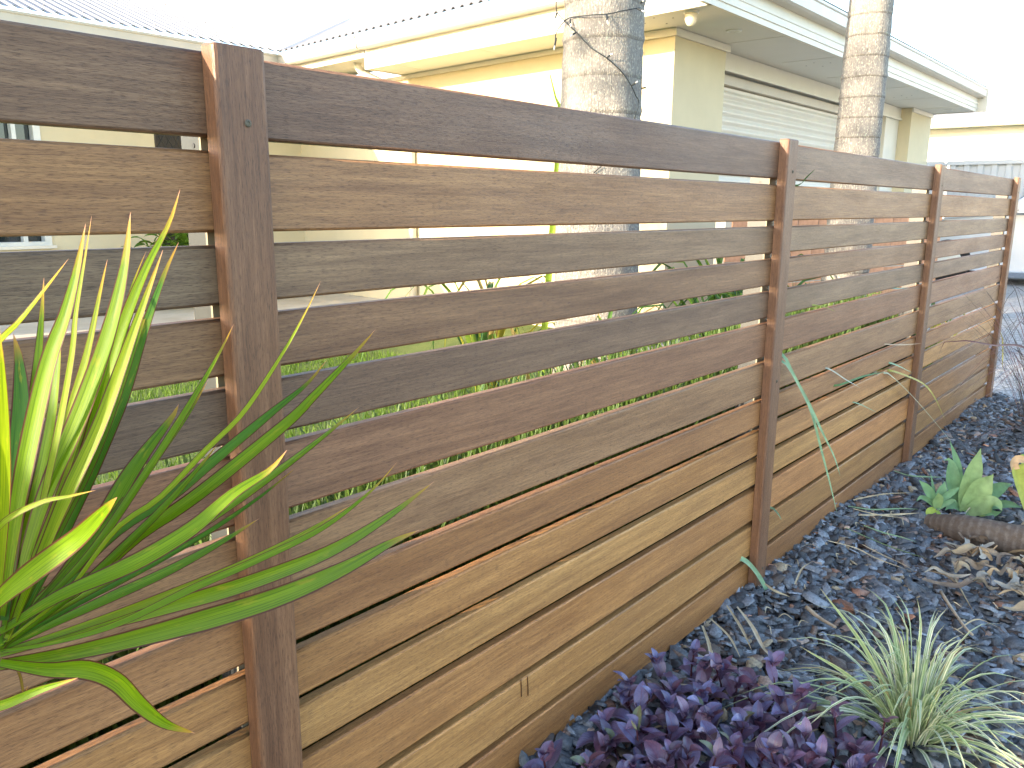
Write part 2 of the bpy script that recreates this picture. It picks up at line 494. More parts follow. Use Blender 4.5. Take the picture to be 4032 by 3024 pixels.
def bark():
    n = 90000
    x = rng.uniform(-.4, 5.0, n); y = rng.uniform(-1.85, .20, n)
    P = np.stack([x, y, np.zeros(n)], 1) - np.array(CAM)
    R = np.array([_right, _up, _fwd])
    q = P @ R.T
    u = IMG_W / 2 + F_PX * q[:, 0] / q[:, 2]; v = IMG_H / 2 - F_PX * q[:, 1] / q[:, 2]
    ok = (q[:, 2] > .1) & (u > -500) & (u < 4900) & (v < 3900) & (v > 1400)
    ok &= (x < 4.93 - .12 * rng.random(n))
    near = q[:, 2]
    keep = rng.random(n) < np.where(near < 3.2, 1.0, .75)
    ok &= keep
    x, y = x[ok], y[ok]; n = len(x)
    k = 6
    ang = np.sort(rng.uniform(0, 2 * np.pi, (n, k)) * .25 + np.linspace(0, 2 * np.pi, k, endpoint=False)[None], 1)
    L = np.clip(rng.lognormal(math.log(.0165), .45, n), .006, .040); Wd = L * rng.uniform(.35, .95, n)
    rad = rng.uniform(.7, 1.1, (n, k))
    lx = np.cos(ang) * L[:, None] * rad; ly = np.sin(ang) * Wd[:, None] * rad
    th = rng.uniform(.0012, .0048, n) * (L / .015) ** .5
    lz_t = th[:, None] * rng.uniform(.5, 1.3, (n, k)); lz_b = -th[:, None] * np.ones((1, k))
    loc = np.concatenate([np.stack([lx, ly, lz_t], 2), np.stack([lx * 1.04, ly * 1.04, lz_b], 2)], 1)
    yaw = rng.uniform(0, 2 * np.pi, n); tx = rng.normal(0, .27, n); ty = rng.normal(0, .27, n)
    cx_, sx_ = np.cos(tx), np.sin(tx); cy_, sy_ = np.cos(ty), np.sin(ty); cz_, sz_ = np.cos(yaw), np.sin(yaw)
    X, Y, Z = loc[..., 0], loc[..., 1], loc[..., 2]
    Y, Z = Y * cx_[:, None] - Z * sx_[:, None], Y * sx_[:, None] + Z * cx_[:, None]
    X, Z = X * cy_[:, None] + Z * sy_[:, None], -X * sy_[:, None] + Z * cy_[:, None]
    X, Y = X * cz_[:, None] - Y * sz_[:, None], X * sz_[:, None] + Y * cz_[:, None]
    hill = .012 * np.sin(x * 3.1 + 1) * np.cos(y * 4.3) + .008 * np.sin(x * 9 + y * 7)
    zc = -.012 + hill + .026 * np.clip((y + .22) / .2, 0, 1) + rng.uniform(0, .022, n) + np.abs(ty) * L * .5
    V = np.stack([X + x[:, None], Y + y[:, None], Z + zc[:, None]], 2).reshape(-1, 3)
    base = (np.arange(n) * 2 * k)[:, None]
    faces = []
    top = base + np.arange(k)[None]
    quads = np.stack([np.stack([base[:, 0] + i, base[:, 0] + k + i, base[:, 0] + k + (i + 1) % k, base[:, 0] + (i + 1) % k], 1) for i in range(k)], 1).reshape(-1, 4)
    me = bpy.data.meshes.new('bark_mulch')
    nl = n * k + len(quads) * 4
    me.vertices.add(len(V)); me.vertices.foreach_set('co', V.astype(np.float32).ravel())
    me.loops.add(nl); me.loops.foreach_set('vertex_index', np.concatenate([top.ravel(), quads.ravel()]).astype(np.int32))
    me.polygons.add(n + len(quads))
    st = np.concatenate([np.arange(n) * k, n * k + np.arange(len(quads)) * 4])
    me.polygons.foreach_set('loop_start', st.astype(np.int32))
    me.update(calc_edges=True)
    g = np.exp(rng.normal(math.log(.112), .58, n)); g = np.clip(g, .02, .34)
    kind = rng.random(n)
    colr = np.stack([g * .93, g * 1.0, g * 1.09], 1)
    br_ = kind < .16; colr[br_] = np.stack([g * 1.35, g * .95, g * .72], 1)[br_]
    rd = kind > .975; colr[rd] = np.stack([g * 2.6, g * 1.3, g * .8], 1)[rd]
    tn = kind < .02; colr[tn] = np.array([.38, .28, .17])
    at = me.color_attributes.new('tint', 'FLOAT_COLOR', 'POINT')
    cc = np.concatenate([np.repeat(colr, 2 * k, 0), np.ones((n * 2 * k, 1))], 1)
    at.data.foreach_set('color', cc.astype(np.float32).ravel())
    me.materials.append(bark_mat())
    o = bpy.data.objects.new('bark_mulch', me)
    link(o, None, 'dark grey chipped bark mulch covering the bed in front of the fence', 'mulch', kind='stuff')
bark()

# ------------------------------------------------------------------ the house
ZS, ZG = 2.45, 2.75
house = empty('house', (8.0, 5.0, 0.0), 'cream rendered house with pale corrugated roof and garage behind the fence', 'house')
def bx(y): return 5.52 + .085 * (y - 2.58)         # wing wall
def fx(y): return 4.95 + .078 * (y - 1.99)         # wing fascia
# wing wall (facing the lawn), pillars, lintel
g = G(); g.prism([(bx(2.58), 2.58, 0), (6.40, 2.58, 0), (6.40, 2.9, 0), (bx(2.9) + .2, 2.9, 0), (bx(8.2) + .2, 8.2, 0), (bx(8.2), 8.2, 0)], (0, 0, -.05), (0, 0, ZS + .046))
g.build('side_wall', M['wall'], house)
g = G(); g.box(6.403, 12.10, 2.72, 2.95, 2.31, ZS - .004); g.build('lintel', M['trim'], house)
g = G(); g.box(6.403, 12.10, 2.70, 2.719, 2.285, 2.312); g.build('lintel_trim', M['trim'], house)
g = G(); g.box(12.10, 13.13, 2.58, 8.0, -.05, ZS - .004); g.build('pillar', M['wall'], house)
g = G(); g.box(11.52, 12.097, 2.74, 2.95, -.05, 2.306); g.build('return_wall', M['trim'], house)
g = G(); g.box(bx(2.58) - .025, 6.44, 2.555, 2.578, ZS - .06, ZS - .004); g.build('cornice_trim', M['trim'], house); g = G(); g.box(bx(2.58) - .025, bx(2.58) - .002, 2.579, 2.9, ZS - .06, ZS - .004)
g.prism([(bx(2.9) - .024, 2.9, 0), (bx(2.9) - .003, 2.9, 0), (bx(8.1) - .003, 8.1, 0), (bx(8.1) - .024, 8.1, 0)], (0, 0, ZS - .045), (0, 0, .041))
g.build('cornice_trim', M['trim'], house); g = G(); g.box(12.08, 13.15, 2.555, 2.578, ZS - .06, ZS - .004)
g.build('cornice_trim', M['trim'], house)
# garage door: each curtain slat on its own
gd = G().box(6.41, 11.51, 2.86, 2.90, 0, 2.19).build('garage_door', M['door'], house)
prof = []
for k in range(13):
    t = k / 12; prof.append((2.858 - .022 * (0.5 - 0.5 * math.cos(2 * math.pi * t)) ** .7, t * .072 + .004))
gm = None
for i in range(27):
    z0 = .03 + i * .079
    if gm is None:
        vs_ = [(0, y_ - 2.858, zz) for y_, zz in prof] + [(5.09, y_ - 2.858, zz) for y_, zz in prof]
        n_ = len(prof)
        gm = bpy.data.meshes.new('door_slat'); gm.from_pydata(vs_, [], [(j, n_ + j, n_ + j + 1, j + 1) for j in range(n_ - 1)])
        gm.polygons.foreach_set('use_smooth', [True] * (n_ - 1)); gm.materials.append(M['door']); gm.update()
    o = bpy.data.objects.new('door_slat', gm); o.location = Vector((6.415, 2.858, z0)) - house.location
    link(o, gd)
G().box(6.404, 11.515, 2.80, 2.96, 2.20, 2.283).build('door_head', M['gutter'], house)
# soffit, fascia and gutter
g = G(); g.add([(fx(1.99), 1.99, ZS), (13.1, 1.99, ZS), (13.1, 2.9, ZS), (bx(2.9) + .2, 2.9, ZS), (bx(6.0) + .2, 6.0, ZS), (fx(6.0), 6.0, ZS)], [(5, 4, 3, 0), (3, 2, 1, 0)])
sof = g.build('soffit', M['soffit'], house)
jt = G()
for xx in (6.35, 7.55, 8.75, 9.95, 11.15, 12.35): jt.box(xx, xx + .006, 1.995, 2.56, ZS - .0025, ZS - .0005)
for yy in (3.2, 4.4, 5.6): jt.box(fx(yy) + .01, bx(yy) - .03, yy, yy + .006, ZS - .0025, ZS - .0005)
jt.build('joint', M['trim'], sof)
nl = G()
for (u, v) in [(2575, 70), (2650, 70), (2540, 91), (2625, 92), (3205, 247), (3270, 247), (3175, 259), (3240, 260), (3550, 376), (3590, 375), (3520, 383), (3570, 384)]:
    p = on(u, v, z=ZS); nl.lathe([(.008, -.0022), (.007, -.0008)], (p.x, p.y, ZS), 8)
nl.build('nail_head', M['dark'], sof)
def fascia_run(pts_in, outn, name, ribs=True):
    """pts: two plan points; outn: outward unit normal (x,y)"""
    (xa, ya), (xb_, yb_) = pts_in
    o2 = Vector((outn[0], outn[1], 0))
    a = Vector((xa, ya, 0)); b = Vector((xb_, yb_, 0))
    def run(section):
        gg = G(); n = len(section)
        pa = [a + o2 * s + Vector((0, 0, zz)) for s, zz in section]; pb = [b + o2 * s + Vector((0, 0, zz)) for s, zz in section]
        gg.add(pa + pb, [tuple(range(n)), tuple(range(2 * n - 1, n - 1, -1))] + [(i, (i + 1) % n, n + (i + 1) % n, n + i) for i in range(n)])
        return gg
    return run
def eave(pa, pb, outn, sec_z0=ZS):
    r = fascia_run((pa, pb), outn, 'x')
    f = r([(-.03, sec_z0 - .012), (0, sec_z0 - .012), (.0, sec_z0 + .03), (.010, sec_z0 + .033), (.010, sec_z0 + .055), (.003, sec_z0 + .06), (.003, sec_z0 + .085),
           (.010, sec_z0 + .09), (.010, sec_z0 + .115), (.0, sec_z0 + .12), (0, ZG - .06), (-.03, ZG - .06)]).build('fascia', M['trim'], house)
    r([(-.028, ZG - .115), (.002, ZG - .125), (.085, ZG - .125), (.105, ZG - .11), (.110, ZG - .03), (.120, ZG - .02), (.120, ZG), (.108, ZG), (.098, ZG - .10), (.004, ZG - .112), (.002, ZG - .02), (-.028, ZG - .02)]).build('gutter', M['gutter'], house)
eave((fx(1.99) - .12, 1.99), (13.1, 1.99), (0, -1))
nB = Vector((-1, .078, 0)).normalized()
eave((fx(1.99), 1.99 - .0), (fx(6.0), 6.0), (nB.x, nB.y))
eave((fx(6.02), 6.02), (fx(7.62), 7.62), (nB.x, nB.y), ZS + .12)
eave((-4.0, 7.66), (fx(7.62) + .02, 7.66), (0, -1))
G().box(13.102, 13.13, 1.87, 2.9, ZS - .012, ZG - .02).build('barge_end', M['trim'], house)
g = G(); g.add([(fx(6.0), 6.0, ZS + .12), (bx(6.0) + .1, 6.0, ZS + .12), (bx(8.2) + .1, 8.2, ZS + .12), (fx(7.6), 7.6, ZS + .12)], [(0, 1, 2, 3)]); g.build('soffit', M['soffit'], house)
G().box(fx(6.0) - .0, bx(6.0), 6.002, 6.02, ZS - .01, ZS + .118).build('soffit_end', M['trim'], house)
G().add([(-4, 7.66, ZS + .002), (6.0, 7.66, ZS + .002), (6.0, 8.25, ZS + .002), (-4, 8.25, ZS + .002)], [(3, 2, 1, 0)]).build('soffit', M['soffit'], house)
# downpipe with swan neck
p0 = on(1408, 225, z=ZG - .12)
yb = 5.88
g = G(); g.tube([p0, p0 + Vector((0, 0, -.10)), p0 + Vector((.05, -.01, -.16)), Vector((bx(yb) - .10, yb, ZS - .22)), Vector((bx(yb) - .05, yb, ZS - .30)), Vector((bx(yb) - .05, yb, 0))], .042, 12)
g.build('downpipe', M['trim'], house, smooth=True)
# rear wall C, with window and security door
g = G()
g.box(-4, 2.20, 8.2, 8.4, -.05, ZS); g.box(2.90, 4.07, 8.2, 8.4, -.05, ZS); g.box(5.02, 6.1, 8.2, 8.4, -.05, ZS)
g.box(2.2, 2.9, 8.2, 8.4, -.05, .66); g.box(2.2, 2.9, 8.2, 8.4, 2.1, ZS); g.box(4.07, 5.02, 8.2, 8.4, 2.1, ZS)
g.build('front_wall', M['wall'], house)
win = G().box(2.2, 2.9, 8.30, 8.32, .66, 2.1).build('window', M['glass'], house)
g = G(); g.box(2.2, 2.9, 8.19, 8.29, .66, .70); g.box(2.2, 2.9, 8.19, 8.29, 2.06, 2.1); g.box(2.835, 2.9, 8.188, 8.29, .70, 2.06); g.box(2.2, 2.24, 8.188, 8.29, .70, 2.06); g.box(2.645, 2.685, 8.21, 8.29, .70, 2.06)
g.build('window_frame', M['alu'], win)
G().box(2.17, 2.93, 8.16, 8.187, .63, .66).build('sill', M['trim'], win)
sd = G().box(4.07, 5.02, 8.27, 8.30, .05, 2.1).build('security_door', M['screen'], house)
g = G()
for k in range(-16, 26):
    for s in (-1, 1):
        a = Vector((4.545 + k * .09, 8.266, 1.05)); dz = 1.05
        pts = []
        for e in (-1, 1):
            pts.append(a + Vector((s * e * dz * .62, 0, e * dz)))
        lo = []
        # clip to the door width
        d_ = pts[1] - pts[0]; t0, t1 = 0, 1
        for lim, sg in ((4.10, 1), (4.99, -1)):
            f0 = (pts[0].x - lim) * sg; f1 = (pts[1].x - lim) * sg
            if f0 < 0 and f1 < 0: t0, t1 = 1, 0
            elif f0 < 0: t0 = max(t0, f0 / (f0 - f1))
            elif f1 < 0: t1 = min(t1, f0 / (f0 - f1))
        if t1 - t0 > .02: g.tube([pts[0] + d_ * t0, pts[0] + d_ * t1], .004, 4)
g.build('grille', M['wire'], sd)
g = G(); g.box(4.07, 4.11, 8.24, 8.268, .05, 2.1); g.box(4.98, 5.02, 8.24, 8.268, .05, 2.1); g.box(4.11, 4.98, 8.24, 8.268, 2.05, 2.1); g.build('door_frame', M['dark'], sd)
# roof sheets: corrugated
PIT = .36
RIB = .118
def corr(u):
    f = abs(((u / RIB) % 1.0) - .5) * 2            # 0 at rib centre
    return .022 * min(1.0, max(0.0, (.46 - f) / .16))
iv = (5.28, 7.54)      # inner corner of the gutters
def roof_sheet(cols, name):
    g = G()
    for (p, q), (p2, q2) in zip(cols[:-1], cols[1:]):
        g.add([p, p2, q2, q], [(0, 1, 2, 3)])
    return g
cols = []
x = -4.0
step = RIB / 12
while x < 10.0:
    y0 = 7.50 if x <= iv[0] else iv[1] + (x - iv[0]) - .02
    c = corr(x)
    p = Vector((x, y0, ZG + .03 + (y0 - 7.54) * PIT + c)); q = Vector((x, 13.5, ZG + .03 + (13.5 - 7.54) * PIT + c))
    if y0 < 13.4: cols.append((p, q))
    x += step
# one welded strip
vs_ = [v for p, q in cols for v in (p, q)]
fs_ = [(2 * i, 2 * i + 2, 2 * i + 3, 2 * i + 1) for i in range(len(cols) - 1)]
rf = obj('roof', vs_, fs_, M['roof'], house)
sc_ = G()
for yy in (7.75, 8.6, 9.5, 10.4):
    x = -2.0 + .0762 * round((2.0) / .0762) - .118 * 30
    while x < 5.6:
        xx = (round(x / RIB) + .5) * RIB
        sc_.lathe([(.009, 0), (.008, .007), (.003, .009)], (xx, yy, ZG + .03 + (yy - 7.54) * PIT + .022), 6)
        x += .118 * 3
sc_.build('roof_screw', M['roof'], rf)
G().add([(iv[0] + t + o_, iv[1] + t, ZG + .042 + (t + o_) * PIT) for t in (0, 5.5) for o_ in (.01, .20)], [(0, 1, 3, 2)]).build('valley_shade_strip', M['valley_shade'], rf)  # dark strip painted in as the shadow beside the roof sheet edge
cols = []
yy = 1.86
while yy < 13.0:
    xg = fx(yy) - .10 if yy <= 7.54 else iv[0] + (yy - iv[1]) + .05
    if yy < 1.86 + 0.001: xe = xg + .01
    else: xe = min(fx(yy) - .10 + (yy - 1.86), 10.0) if yy <= 7 else 10.0
    c = corr(yy)
    if xe > xg: cols.append((Vector((xg, yy, ZG + .02 + (xg - (fx(yy) - .10)) * PIT * (1 if yy > 7.54 else 1) * (1 if yy <= 7.54 else 1) + c)) if yy <= 7.54 else Vector((xg, yy, ZG + .02 + (xg - iv[0]) * PIT + c)),
                              Vector((xe, yy, ZG + .02 + (xe - (fx(min(yy, 7.54)) - .10)) * PIT + c))))
    yy += step * 2
vs_ = [v for p, q in cols for v in (p, q)]
fs_ = [(2 * i, 2 * i + 1, 2 * i + 3, 2 * i + 2) for i in range(len(cols) - 1)]
obj('wing_roof', vs_, fs_, M['roof'], house, smooth=True)
# front hip over the garage
G().add([(fx(1.86) - .1, 1.885, ZG + .02), (13.2, 1.885, ZG + .02), (13.2, 6.9, ZG + .02 + 5 * PIT), (9.9, 6.9, ZG + .02 + 5 * PIT)], [(0, 1, 2, 3)]).build('garage_roof', M['roof'], house)
# eave lamps
lp = on(2722, 45, z=ZS)
lamp = G().lathe([(.055, 0), (.055, -.012), (.045, -.014)], (lp.x, lp.y, ZS - .001), 24).build('eave_lamp', M['white'], house, smooth=True)
pr_ = [(.046, -.014)]
for k in range(14):
    t = k / 13; pr_.append((.046 * math.cos(t * 1.45) ** .75 * (1 + .05 * math.cos(k * math.pi)), -.014 - .085 * math.sin(t * 1.5)))
def opal():
    w = N('opal_glass'); w.b.inputs['Base Color'].default_value = (.80, .74, .58, 1); w.b.inputs['Roughness'].default_value = .25
    w.translucent((.85, .78, .6), .35); return w.m
G().lathe(pr_, (lp.x, lp.y, ZS - .001), 24).build('diffuser', opal(), lamp, smooth=True)
for (u, v) in ((2890, 120), (3733, 433)):
    p = on(u, v, z=ZS)
    dl = G().lathe([(.062, -.0005), (.060, -.008), (.048, -.010), (.044, -.004)], (p.x, p.y, ZS), 28).build('downlight', M['white'], house, smooth=True)
    G().lathe([(.043, -.0045), (.030, -.0048)], (p.x, p.y, ZS), 24).build('lens', M['soffit'], dl)

# ------------------------------------------------------------------ palms
def bark_palm(name, step, ring):
    w = N(name)
    v = w.coord('Object')
    fine = w.noise(w.coord('Object', (140, 140, 16)), 1.0, 5, .7, .3)
    crack = w.noise(w.coord('Object', (170, 170, 22)), 1.0, 3, .6)
    lich = w.noise(v, 17, 5, .7); speck = w.noise(w.coord('Object', (130, 130, 75)), 1.0, 3, .6); big = w.noise(v, 4, 4)
    c = w.mix(w.ramp(fine, [(.3, 0), (.7, 1)]), (.165, .152, .138), (.30, .280, .250))
    c = w.mix(w.ramp(big, [(.40, 0), (.70, .6)]), c, w.mix(1.0, c, (.74, .74, .77), 'MULTIPLY'))
    c = w.mix(w.ramp(speck, [(.55, 0), (.62, .85)]), c, (.42, .40, .33))
    c = w.mix(w.ramp(lich, [(.64, 0), (.68, .7)]), c, (.34, .39, .32))
    c = w.mix(w.ramp(crack, [(.32, .8), (.40, 0)]), c, w.mix(1.0, c, (.48, .45, .43), 'MULTIPLY'))
    sp = w.n('ShaderNodeSeparateXYZ'); w.l(v, sp.inputs[0])
    ph = w.math('FRACT', w.math('ADD', w.math('DIVIDE', sp.outputs[2], step), w.math('MULTIPLY', w.noise(v, 6, 3), .14)))
    rg = w.ramp(ph, [(.0, ring), (.05, ring * .7), (.10, 0), (1, 0)])
    c = w.mix(rg, c, w.mix(1.0, c, (.40, .36, .33), 'MULTIPLY'))
    w.bump(w.math('ADD', w.math('MULTIPLY', fine, .7), w.math('ADD', speck, w.math('MULTIPLY', rg, -.8))), .9, .007)
    return w.set(.9, .2, 0, c)
M['palm'] = bark_palm('grey_palm_bark', .17, .5)
M['palm2'] = bark_palm('ringed_palm_bark', .115, .6)
M['frond'] = objcol('palm_frond', .5, .4, .25)
def palm(base, R, H, lean, label, ringstep, mat='palm'):
    t = empty('palm_tree', base, label, 'palm')
    b = Vector(base); prof = []; n = 40; rings = []
    hs = []
    hh = -.1
    while hh < H: hs.append(hh); hh += .03
    vs_ = []; rad = []
    for i, h in enumerate(hs):
        ph = (h % ringstep) / ringstep
        r = R * (1 + .35 * math.exp(-max(h, 0) / .10) + .035 * math.sin(h * 2.3)) * (1 - .02 * h)
        r += .006 * math.exp(-((ph - .08) / .06) ** 2) - .004 * math.exp(-((ph - .93) / .05) ** 2)
        for k in range(n):
            a = 2 * math.pi * k / n
            rr = r + R * .022 * math.sin(5 * a + h * 3) + R * .012 * math.sin(9 * a - h * 7) + random.uniform(-.0014, .0014)
            vs_.append(b + Vector((lean[0] * h + rr * math.cos(a), lean[1] * h + rr * math.sin(a), h)))
    fs_ = [(i * n + k, i * n + (k + 1) % n, (i + 1) * n + (k + 1) % n, (i + 1) * n + k) for i in range(len(hs) - 1) for k in range(n)]
    obj('trunk', vs_, fs_, M[mat], t, smooth=True)
    g = G()
    for k in range(34):   # root strands at the foot
        a = 2 * math.pi * k / 34 + random.uniform(-.06, .06)
        d = Vector((math.cos(a), math.sin(a), 0))
        g.tube([b + d * R * 1.02 + Vector((0, 0, random.uniform(.16, .34))), b + d * R * 1.22 + Vector((0, 0, .1)), b + d * R * 1.5 + Vector((0, 0, -.03))], [.008, .011, .009], 5)
    g.build('root_strand', M[mat], t)
    # crown, high above the picture
    top = b + Vector((lean[0] * H, lean[1] * H, H))
    g = G(); g.tube([top, top + Vector((0, 0, .5)), top + Vector((0, 0, .9))], [R * .8, R * .7, R * .3], 14)
    g.build('crown_shaft', plain('crownshaft_green', (.12, .2, .06), .4), t)
    for k in range(11):
        a = 2 * math.pi * k / 11 + random.uniform(-.2, .2); rise = random.uniform(.3, 1.1)
        d = Vector((math.cos(a), math.sin(a), 0)); c0 = top + Vector((0, 0, .8))
        path = catmull([c0, c0 + d * .6 + Vector((0, 0, rise * .6)), c0 + d * 1.4 + Vector((0, 0, rise * .55)), c0 + d * 2.1 + Vector((0, 0, rise * .1 - .4))], 16)
        g = G(); g.tube(path, [.022 * (1 - .8 * i / 16) for i in range(17)], 5)
        side = d.cross(Vector((0, 0, 1)))
        for i in range(2, 17):
            for s in (-1, 1):
                for q in (0, .5):
                    p = path[i].lerp(path[max(i - 1, 0)], q); Lf = .55 * math.sin(math.pi * (i / 17) ** .7) + .08
                    tip = p + side * s * Lf * .8 + d * Lf * .35 + Vector((0, 0, -Lf * .35))
                    wv = d * .016
                    g.add([p - wv, p + wv, p.lerp(tip, .5) + wv + Vector((0, 0, .03)), tip, p.lerp(tip, .5) - wv + Vector((0, 0, .03))], [(0, 1, 2, 3, 4)])
        o = g.build('frond', M['frond'], t); o.color = (.06, .12, .03, 1)
    return t
palm1 = palm((3.075, 1.58, 0), .212, 5.6, (-.004, 0), 'thick grey lichen-spotted palm trunk wrapped in fairy lights behind the fence', .17)
p2_ = on(3385, 420, y=.88)
palm((p2_.x, .88, 0), .134, 6.2, (.004, -.004), 'slimmer ringed palm trunk with sunlit patches in front of the garage door', .115, 'palm2')

def shade_tree():
    t = empty('garden_tree', (-8.0, 6.3, 0), 'leafy tree beyond the left edge that dapples the house wall', 'tree')
    b = t.location
    G().tube([b, b + Vector((.1, -.1, 1.8)), b + Vector((0, -.3, 3.6)), b + Vector((.1, -.5, 5.6))], [.17, .14, .11, .05], 12).build('trunk', M['palm'], t, smooth=True)
    g = G()
    for k in range(14):
        a = k * 2.4; h = 3.0 + .17 * k
        p = b + Vector((0, -.2, h)); g.tube([p, p + Vector((math.cos(a) * .8, math.sin(a) * 1.1, .5)), p + Vector((math.cos(a) * 1.2, math.sin(a) * 2.0, .9))], [.05, .03, .01], 6)
    g.build('limb', M['palm'], t)
    n = 170; V = []; F = []
    for c in range(n):
        d = Vector((random.gauss(0, 1), random.gauss(0, 1), random.gauss(0, 1))).normalized() * random.random() ** .45
        cc = b + Vector((d.x * 1.3, -.7 + d.y * 2.5, 4.9 + d.z * 1.5))
        for l in range(16):
            p = cc + Vector((random.gauss(0, .16), random.gauss(0, .16), random.gauss(0, .13)))
            u = Vector((random.gauss(0, 1), random.gauss(0, 1), random.gauss(0, .6))).normalized(); w = u.orthogonal().normalized()
            L = random.uniform(.05, .09); k0 = len(V)
            V += [p - u * L, p + w * L * .4, p + u * L, p - w * L * .4]; F.append((k0, k0 + 1, k0 + 2, k0 + 3))
    o = obj('crown', V, F, M['frond'], t); o.color = (.06, .12, .03, 1)
shade_tree()

# fairy lights round the first palm
fl = empty('fairy_lights', (3.075, 1.58, 1.3), 'dark cable of unlit fairy lights wound around the thick palm trunk', 'fairy lights')
def cyl(u, v, r=.222):
    d = ray(u, v); c = Vector((3.075, 1.58))
    o = Vector((CAM.x, CAM.y)) - c; dd = Vector((d.x, d.y))
    A = dd.dot(dd); B = o.dot(dd); Cc = o.dot(o) - r * r
    disc = B * B - A * Cc
    t = (-B - math.sqrt(disc)) / A if disc > 0 else -B / A
    return CAM + d * t
wires = [
    [(2190, 5), (2192, 45), (2225, 85), (2270, 128), (2330, 190), (2388, 228), (2450, 285), (2486, 338), (2505, 380), (2516, 400), (2508, 440), (2497, 470)],
    [(2186, 170), (2190, 130), (2215, 92), (2245, 70), (2320, 60), (2400, 54), (2455, 42), (2505, 33), (2522, 30)],
    [(2338, 680), (2352, 668), (2368, 655)],
]
for wpts in wires:
    G().tube(catmull([cyl(u, v) for u, v in wpts], 40), .0028, 6).build('cable', M['wire'], fl, smooth=True)
bulbs = [((2190, 150), (2181, 198)), ((2245, 75), (2247, 106)), ((2268, 128), (2246, 142)), ((2388, 55), (2393, 95)), ((2388, 228), (2412, 210)), ((2486, 338), (2512, 320)), ((2524, 348), (2556, 342)), ((2508, 34), (2538, 46)), ((2522, 12), (2535, 2)), ((2192, 50), (2184, 85))]
for (a, b) in bulbs:
    p = cyl(*a, r=.222); q = on(b[0], b[1], d=depth(p) - .02)
    d = q - p
    bo = G().tube([p, p + d * .15, p + d * .62, p + d * .64], [.003, .0045, .0045, .003], 8).build('lamp_holder', M['wire'], fl)
    G().tube([p + d * .62, p + d * .8, p + d * .97, q], [.0032, .0034, .003, .0012], 8).build('bulb', M['white'], bo, smooth=True)

# ------------------------------------------------------------------ low brick garden wall beyond the palms
bw0, bw1 = Vector((5.15, 1.92, 0)), Vector((7.7, 1.08, 0))
bw = empty('garden_wall', (bw0 + bw1) / 2, 'low terracotta brick garden wall glimpsed between the fence slats', 'wall')
bd = (bw1 - bw0).normalized(); bang = math.atan2(bd.y, bd.x); bL = (bw1 - bw0).length
g = G(); g.box(0, bL, -.05, .05, -.05, 1.065, Matrix.Rotation(bang, 3, 'Z'), bw0); g.build('mortar', M['mortar'], bw)
g = G(); g.box(-.114, .114, -.056, .056, -.037, .037); bme = None
for r in range(13):
    for c in range(17):
        xx = .12 + c * .24 + (.06 if r % 2 else 0)
        if xx > bL - .1: continue
        p = bw0 + bd * xx + Vector((0, 0, .04 + r * .085))
        if bme is None:
            o = g.build('brick', M['brick'], bw, world=False); bme = o.data
        else:
            o = bpy.data.objects.new('brick', bme); link(o, bw)
        o.location = p - bw.location; o.rotation_euler = (0, 0, bang + random.uniform(-.01, .01))

# ------------------------------------------------------------------ plants behind the fence
def stripe_plain(w, c): return c
M['strap'] = objcol('strap_leaf', .42, .45, .45)
strap_meshes = []
for k in range(7):
    L = 1.0; bend = .25 + .12 * k
    path = catmull([(0, 0, 0), (.10 + .03 * k, 0, .35), (.25 + .07 * k, .01 * (k - 3), .66), (.42 + .09 * k, .02 * (k - 3), .80 - .07 * k), (.60 + .08 * k, .03 * (k - 3), .72 - .13 * k)], 9)
    v_, f_, u_ = ribbon(path, .035, lambda t: max(.05, min(1, t * 6 + .5)) * (1 - t ** 3), (-.3, 0, 1), .5)
    me = bpy.data.meshes.new('leaf'); me.from_pydata([tuple(q) for q in v_], [], f_)
    me.polygons.foreach_set('use_smooth', [True] * len(f_)); me.materials.append(M['strap']); me.update(); strap_meshes.append(me)
def strap_clump(x, y, n, size, label, colors, group=None, wscale=1.0):
    t = empty('strap_leaf_plant', (x, y, 0), label, 'plant', group)
    for i in range(n):
        o = bpy.data.objects.new('leaf', random.choice(strap_meshes))
        s = size * random.uniform(.65, 1.1)
        o.location = (random.uniform(-.06, .06), random.uniform(-.06, .06), -.02)
        o.rotation_euler = (random.uniform(-.15, .15), random.uniform(-.25, .1), random.uniform(0, 6.283))
        o.scale = (s * .8, s * wscale, s)
        c = random.choice(colors); k = random.uniform(.75, 1.25)
        o.color = (c[0] * k, c[1] * k, c[2] * k, 1)
        link(o, t)
    return t
greens = [(.07, .15, .02), (.10, .20, .025), (.05, .12, .025), (.14, .22, .03)]
ylg = greens + [(.30, .30, .04), (.35, .26, .08)]
strap_clump(1.85, .95, 34, .62, 'bright green strap-leaf clump on the lawn edge nearest the thick palm', ylg)
strap_clump(2.55, 1.15, 44, .80, 'sunlit strap-leaf clump just left of the thick palm trunk', ylg)
strap_clump(2.75, .75, 34, .62, 'strap-leaf clump at the foot of the thick palm, close behind the slats', ylg)
strap_clump(3.35, .85, 46, .85, 'dense green strap-leaf clump right of the thick palm trunk', greens)
strap_clump(3.95, 1.0, 44, .88, 'strap-leaf clump midway between the two palm trunks', greens)
strap_clump(3.0, 2.3, 34, .95, 'strap-leaf clump behind the thick palm with leaf tips rising above the fence', ylg)
strap_clump(4.3, 1.45, 44, 1.0, 'tall strap-leaf clump between the palms, furthest back near the garage', greens)
strap_clump(4.55, .75, 38, .72, 'strap-leaf clump left of the slimmer palm trunk', greens)
strap_clump(5.55, .55, 30, .62, 'strap-leaf clump at the foot of the slimmer palm trunk', ylg)
strap_clump(.95, .62, 22, .34, 'low pale grassy clump against the back of the fence', [(.12, .17, .05), (.2, .2, .08), (.3, .24, .12)], wscale=.6)
